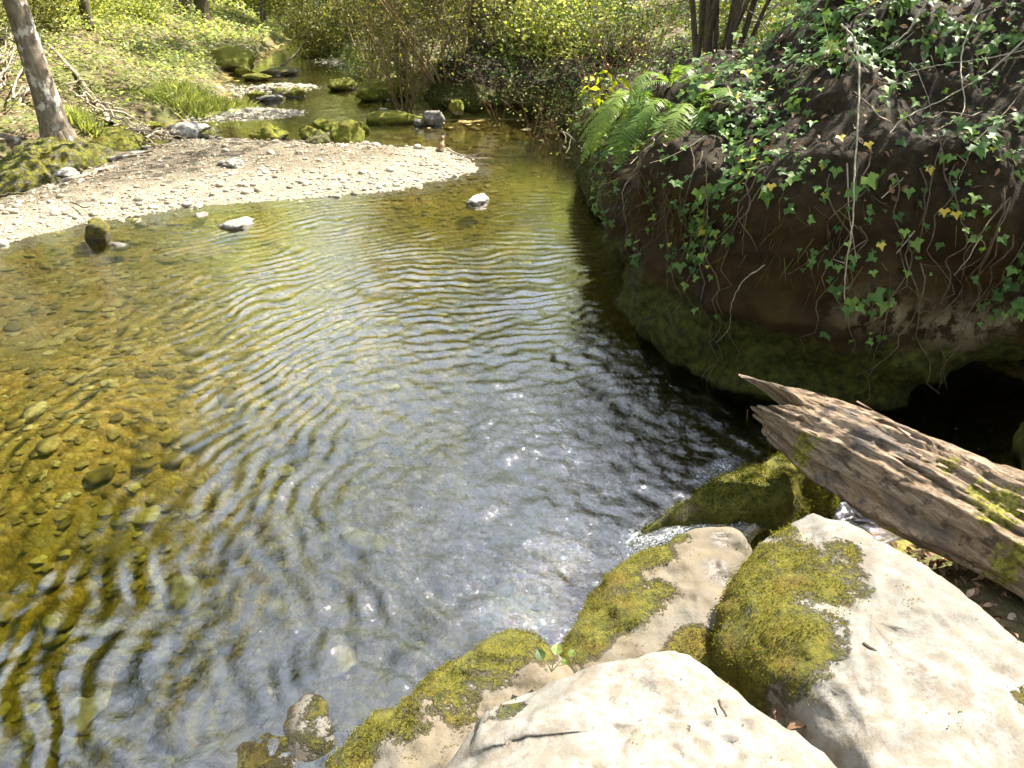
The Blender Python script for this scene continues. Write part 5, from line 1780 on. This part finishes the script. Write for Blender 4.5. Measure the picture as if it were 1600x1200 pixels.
# ------------------------------------------------------------------ dead wood
def stick(label, pts, r0, r1, mat='twig', group=None, seed=0, name='dead_branch', twigs=0, jit=.02):
    rng = np.random.default_rng(seed)
    c = catmull(np.array(pts, float), 22)
    c = c + np.array([vnoise(np.column_stack([np.arange(22) * .35, np.full(22, a * 9.1), np.full(22, seed * 1.3)]), 3) for a in range(3)]).T * jit
    tb = Tubes().add(c, np.linspace(r0, r1, 22), 8)
    for k in range(twigs):
        i = int(rng.integers(6, 21))
        tb.add(wander(c[i], c[i] - c[i - 2] + rng.normal(0, .08, 3), rng.uniform(.15, .4), 5, .15, rng), np.linspace(r1 * 1.1, r1 * .4, 5), 5)
    o = c[0].copy()
    return tag(obj(name, tb.mesh(name, o), M[mat], loc=o), label, 'branch', group)


stick('long straight dead branch propped against the slope right of the leaning tree', [W(176, 194, .2), WT(125, 125, 11.6), WT(75, 70, 12.2)], .045, .028, seed=1, twigs=3)
stick('thin dead branch rising from the brush pile right of the propped branch', [W(150, 180, .3), WT(120, 130, 11.6), WT(78, 100, 12)], .018, .008, seed=2)
stick('pale forked stick at the left edge of the brush pile', [W(12, 198, .2), WT(40, 140, 10.6), WT(55, 128, 10.8)], .03, .02, seed=3)
stick('thick pale stake standing in the brush pile left of the leaning trunk', [W(36, 190, .2), WT(48, 150, 10.7), WT(54, 132, 10.8)], .05, .04, seed=4)
stick('thin pale stake close against the leaning trunk', [W(63, 196, .2), WT(55, 140, 10.4), WT(48, 118, 10.5)], .025, .018, seed=5)
stick('grey twig lying from the bar into the pool', [W(698, 232, .05), W(722, 243, .04), W(762, 248, .03)], .012, .006, seed=6, twigs=1, jit=.01)
stick('short stump of wood standing at the tip of the gravel bar', [W(688, 238, 0), W(690, 222, .12), W(690, 212, .2)], .05, .025, 'bark_tan', seed=7, jit=.01)
stick('curved dead branch lying in the side channel below the leaning tree', [W(90, 285, .03), W(130, 276, .05), W(180, 262, .06)], .03, .012, seed=8)
stick('second dead branch lying beside the curved one in the side channel', [W(135, 275, .05), W(150, 268, .08), W(180, 258, .08)], .028, .012, seed=9)
stick('dark stick at the left edge of the gravel bar', [W(-10, 306, .04), W(20, 304, .05), W(40, 303, .05)], .018, .01, 'bark', seed=10)
stick('small dark twig on the gravel bar', [W(115, 318, .09), W(132, 324, .09), W(142, 322, .09)], .008, .004, 'bark', seed=11, jit=.008)
stick('short twig fragment on the large pale boulder', [W(1349, 1006, .545), W(1360, 1013, .55), W(1371, 1019, .545)], .006, .005, 'bark', seed=12, jit=.001)
stick('tiny dark twig on the cream boulder', [W(1123, 1095, .57), W(1130, 1110, .575), W(1136, 1120, .57)], .004, .002, 'bark', seed=13, jit=.001)
stick('thin leafless twig poking over the stream from the bank corner', [WT(905, 225, 7.6), WT(890, 212, 7.5), WT(876, 203, 7.5)], .006, .003, 'vine', seed=14, jit=.008, twigs=2)
stick('bare stick slanting from the right bank towards the far stream', [W(440, 104, .1), WT(475, 70, 20), WT(486, 58, 20)], .03, .012, 'bark', seed=15)
stick('pale curved branch on the slope right of the multi-stemmed tree', [WT(1146, 52, 7.0), WT(1152, 25, 7.0), WT(1185, 32, 6.9), WT(1215, 5, 6.8)], .014, .010, 'vine', seed=16)
rng = np.random.default_rng(55)
for k in range(30):
    px = rng.uniform(110, 225)
    a = W(px, 175 + (px - 110) * .22 + rng.uniform(-8, 8), .25)
    b = W(px + rng.uniform(35, 75), 186 + (px - 110) * .16 + rng.uniform(-8, 12), rng.uniform(.08, .3))
    a[2] = ground_z(a[0], a[1]) + rng.uniform(.02, .25)
    b[2] = ground_z(b[0], b[1]) + rng.uniform(.02, .18)
    m = (a + b) / 2 + [0, 0, rng.uniform(0, .08)]
    stick('grey stick in the brush pile right of the leaning trunk', [a, m, b], rng.uniform(.008, .022), .005, 'twig', 'sticks of the right brush pile', 60 + k, jit=.05)
for k in range(22):
    a = W(rng.uniform(-20, 30), rng.uniform(160, 200), .25)
    b = W(rng.uniform(40, 70), rng.uniform(122, 150), .45)
    a[2] = ground_z(a[0], a[1]) + rng.uniform(.02, .2)
    b[2] = ground_z(b[0], b[1]) + rng.uniform(.15, .5)
    stick('grey stick in the brush pile left of the leaning trunk', [a, (a + b) / 2 + rng.normal(0, .06, 3), b], rng.uniform(.008, .022), .006, 'twig', 'sticks of the left brush pile', 90 + k, jit=.05)
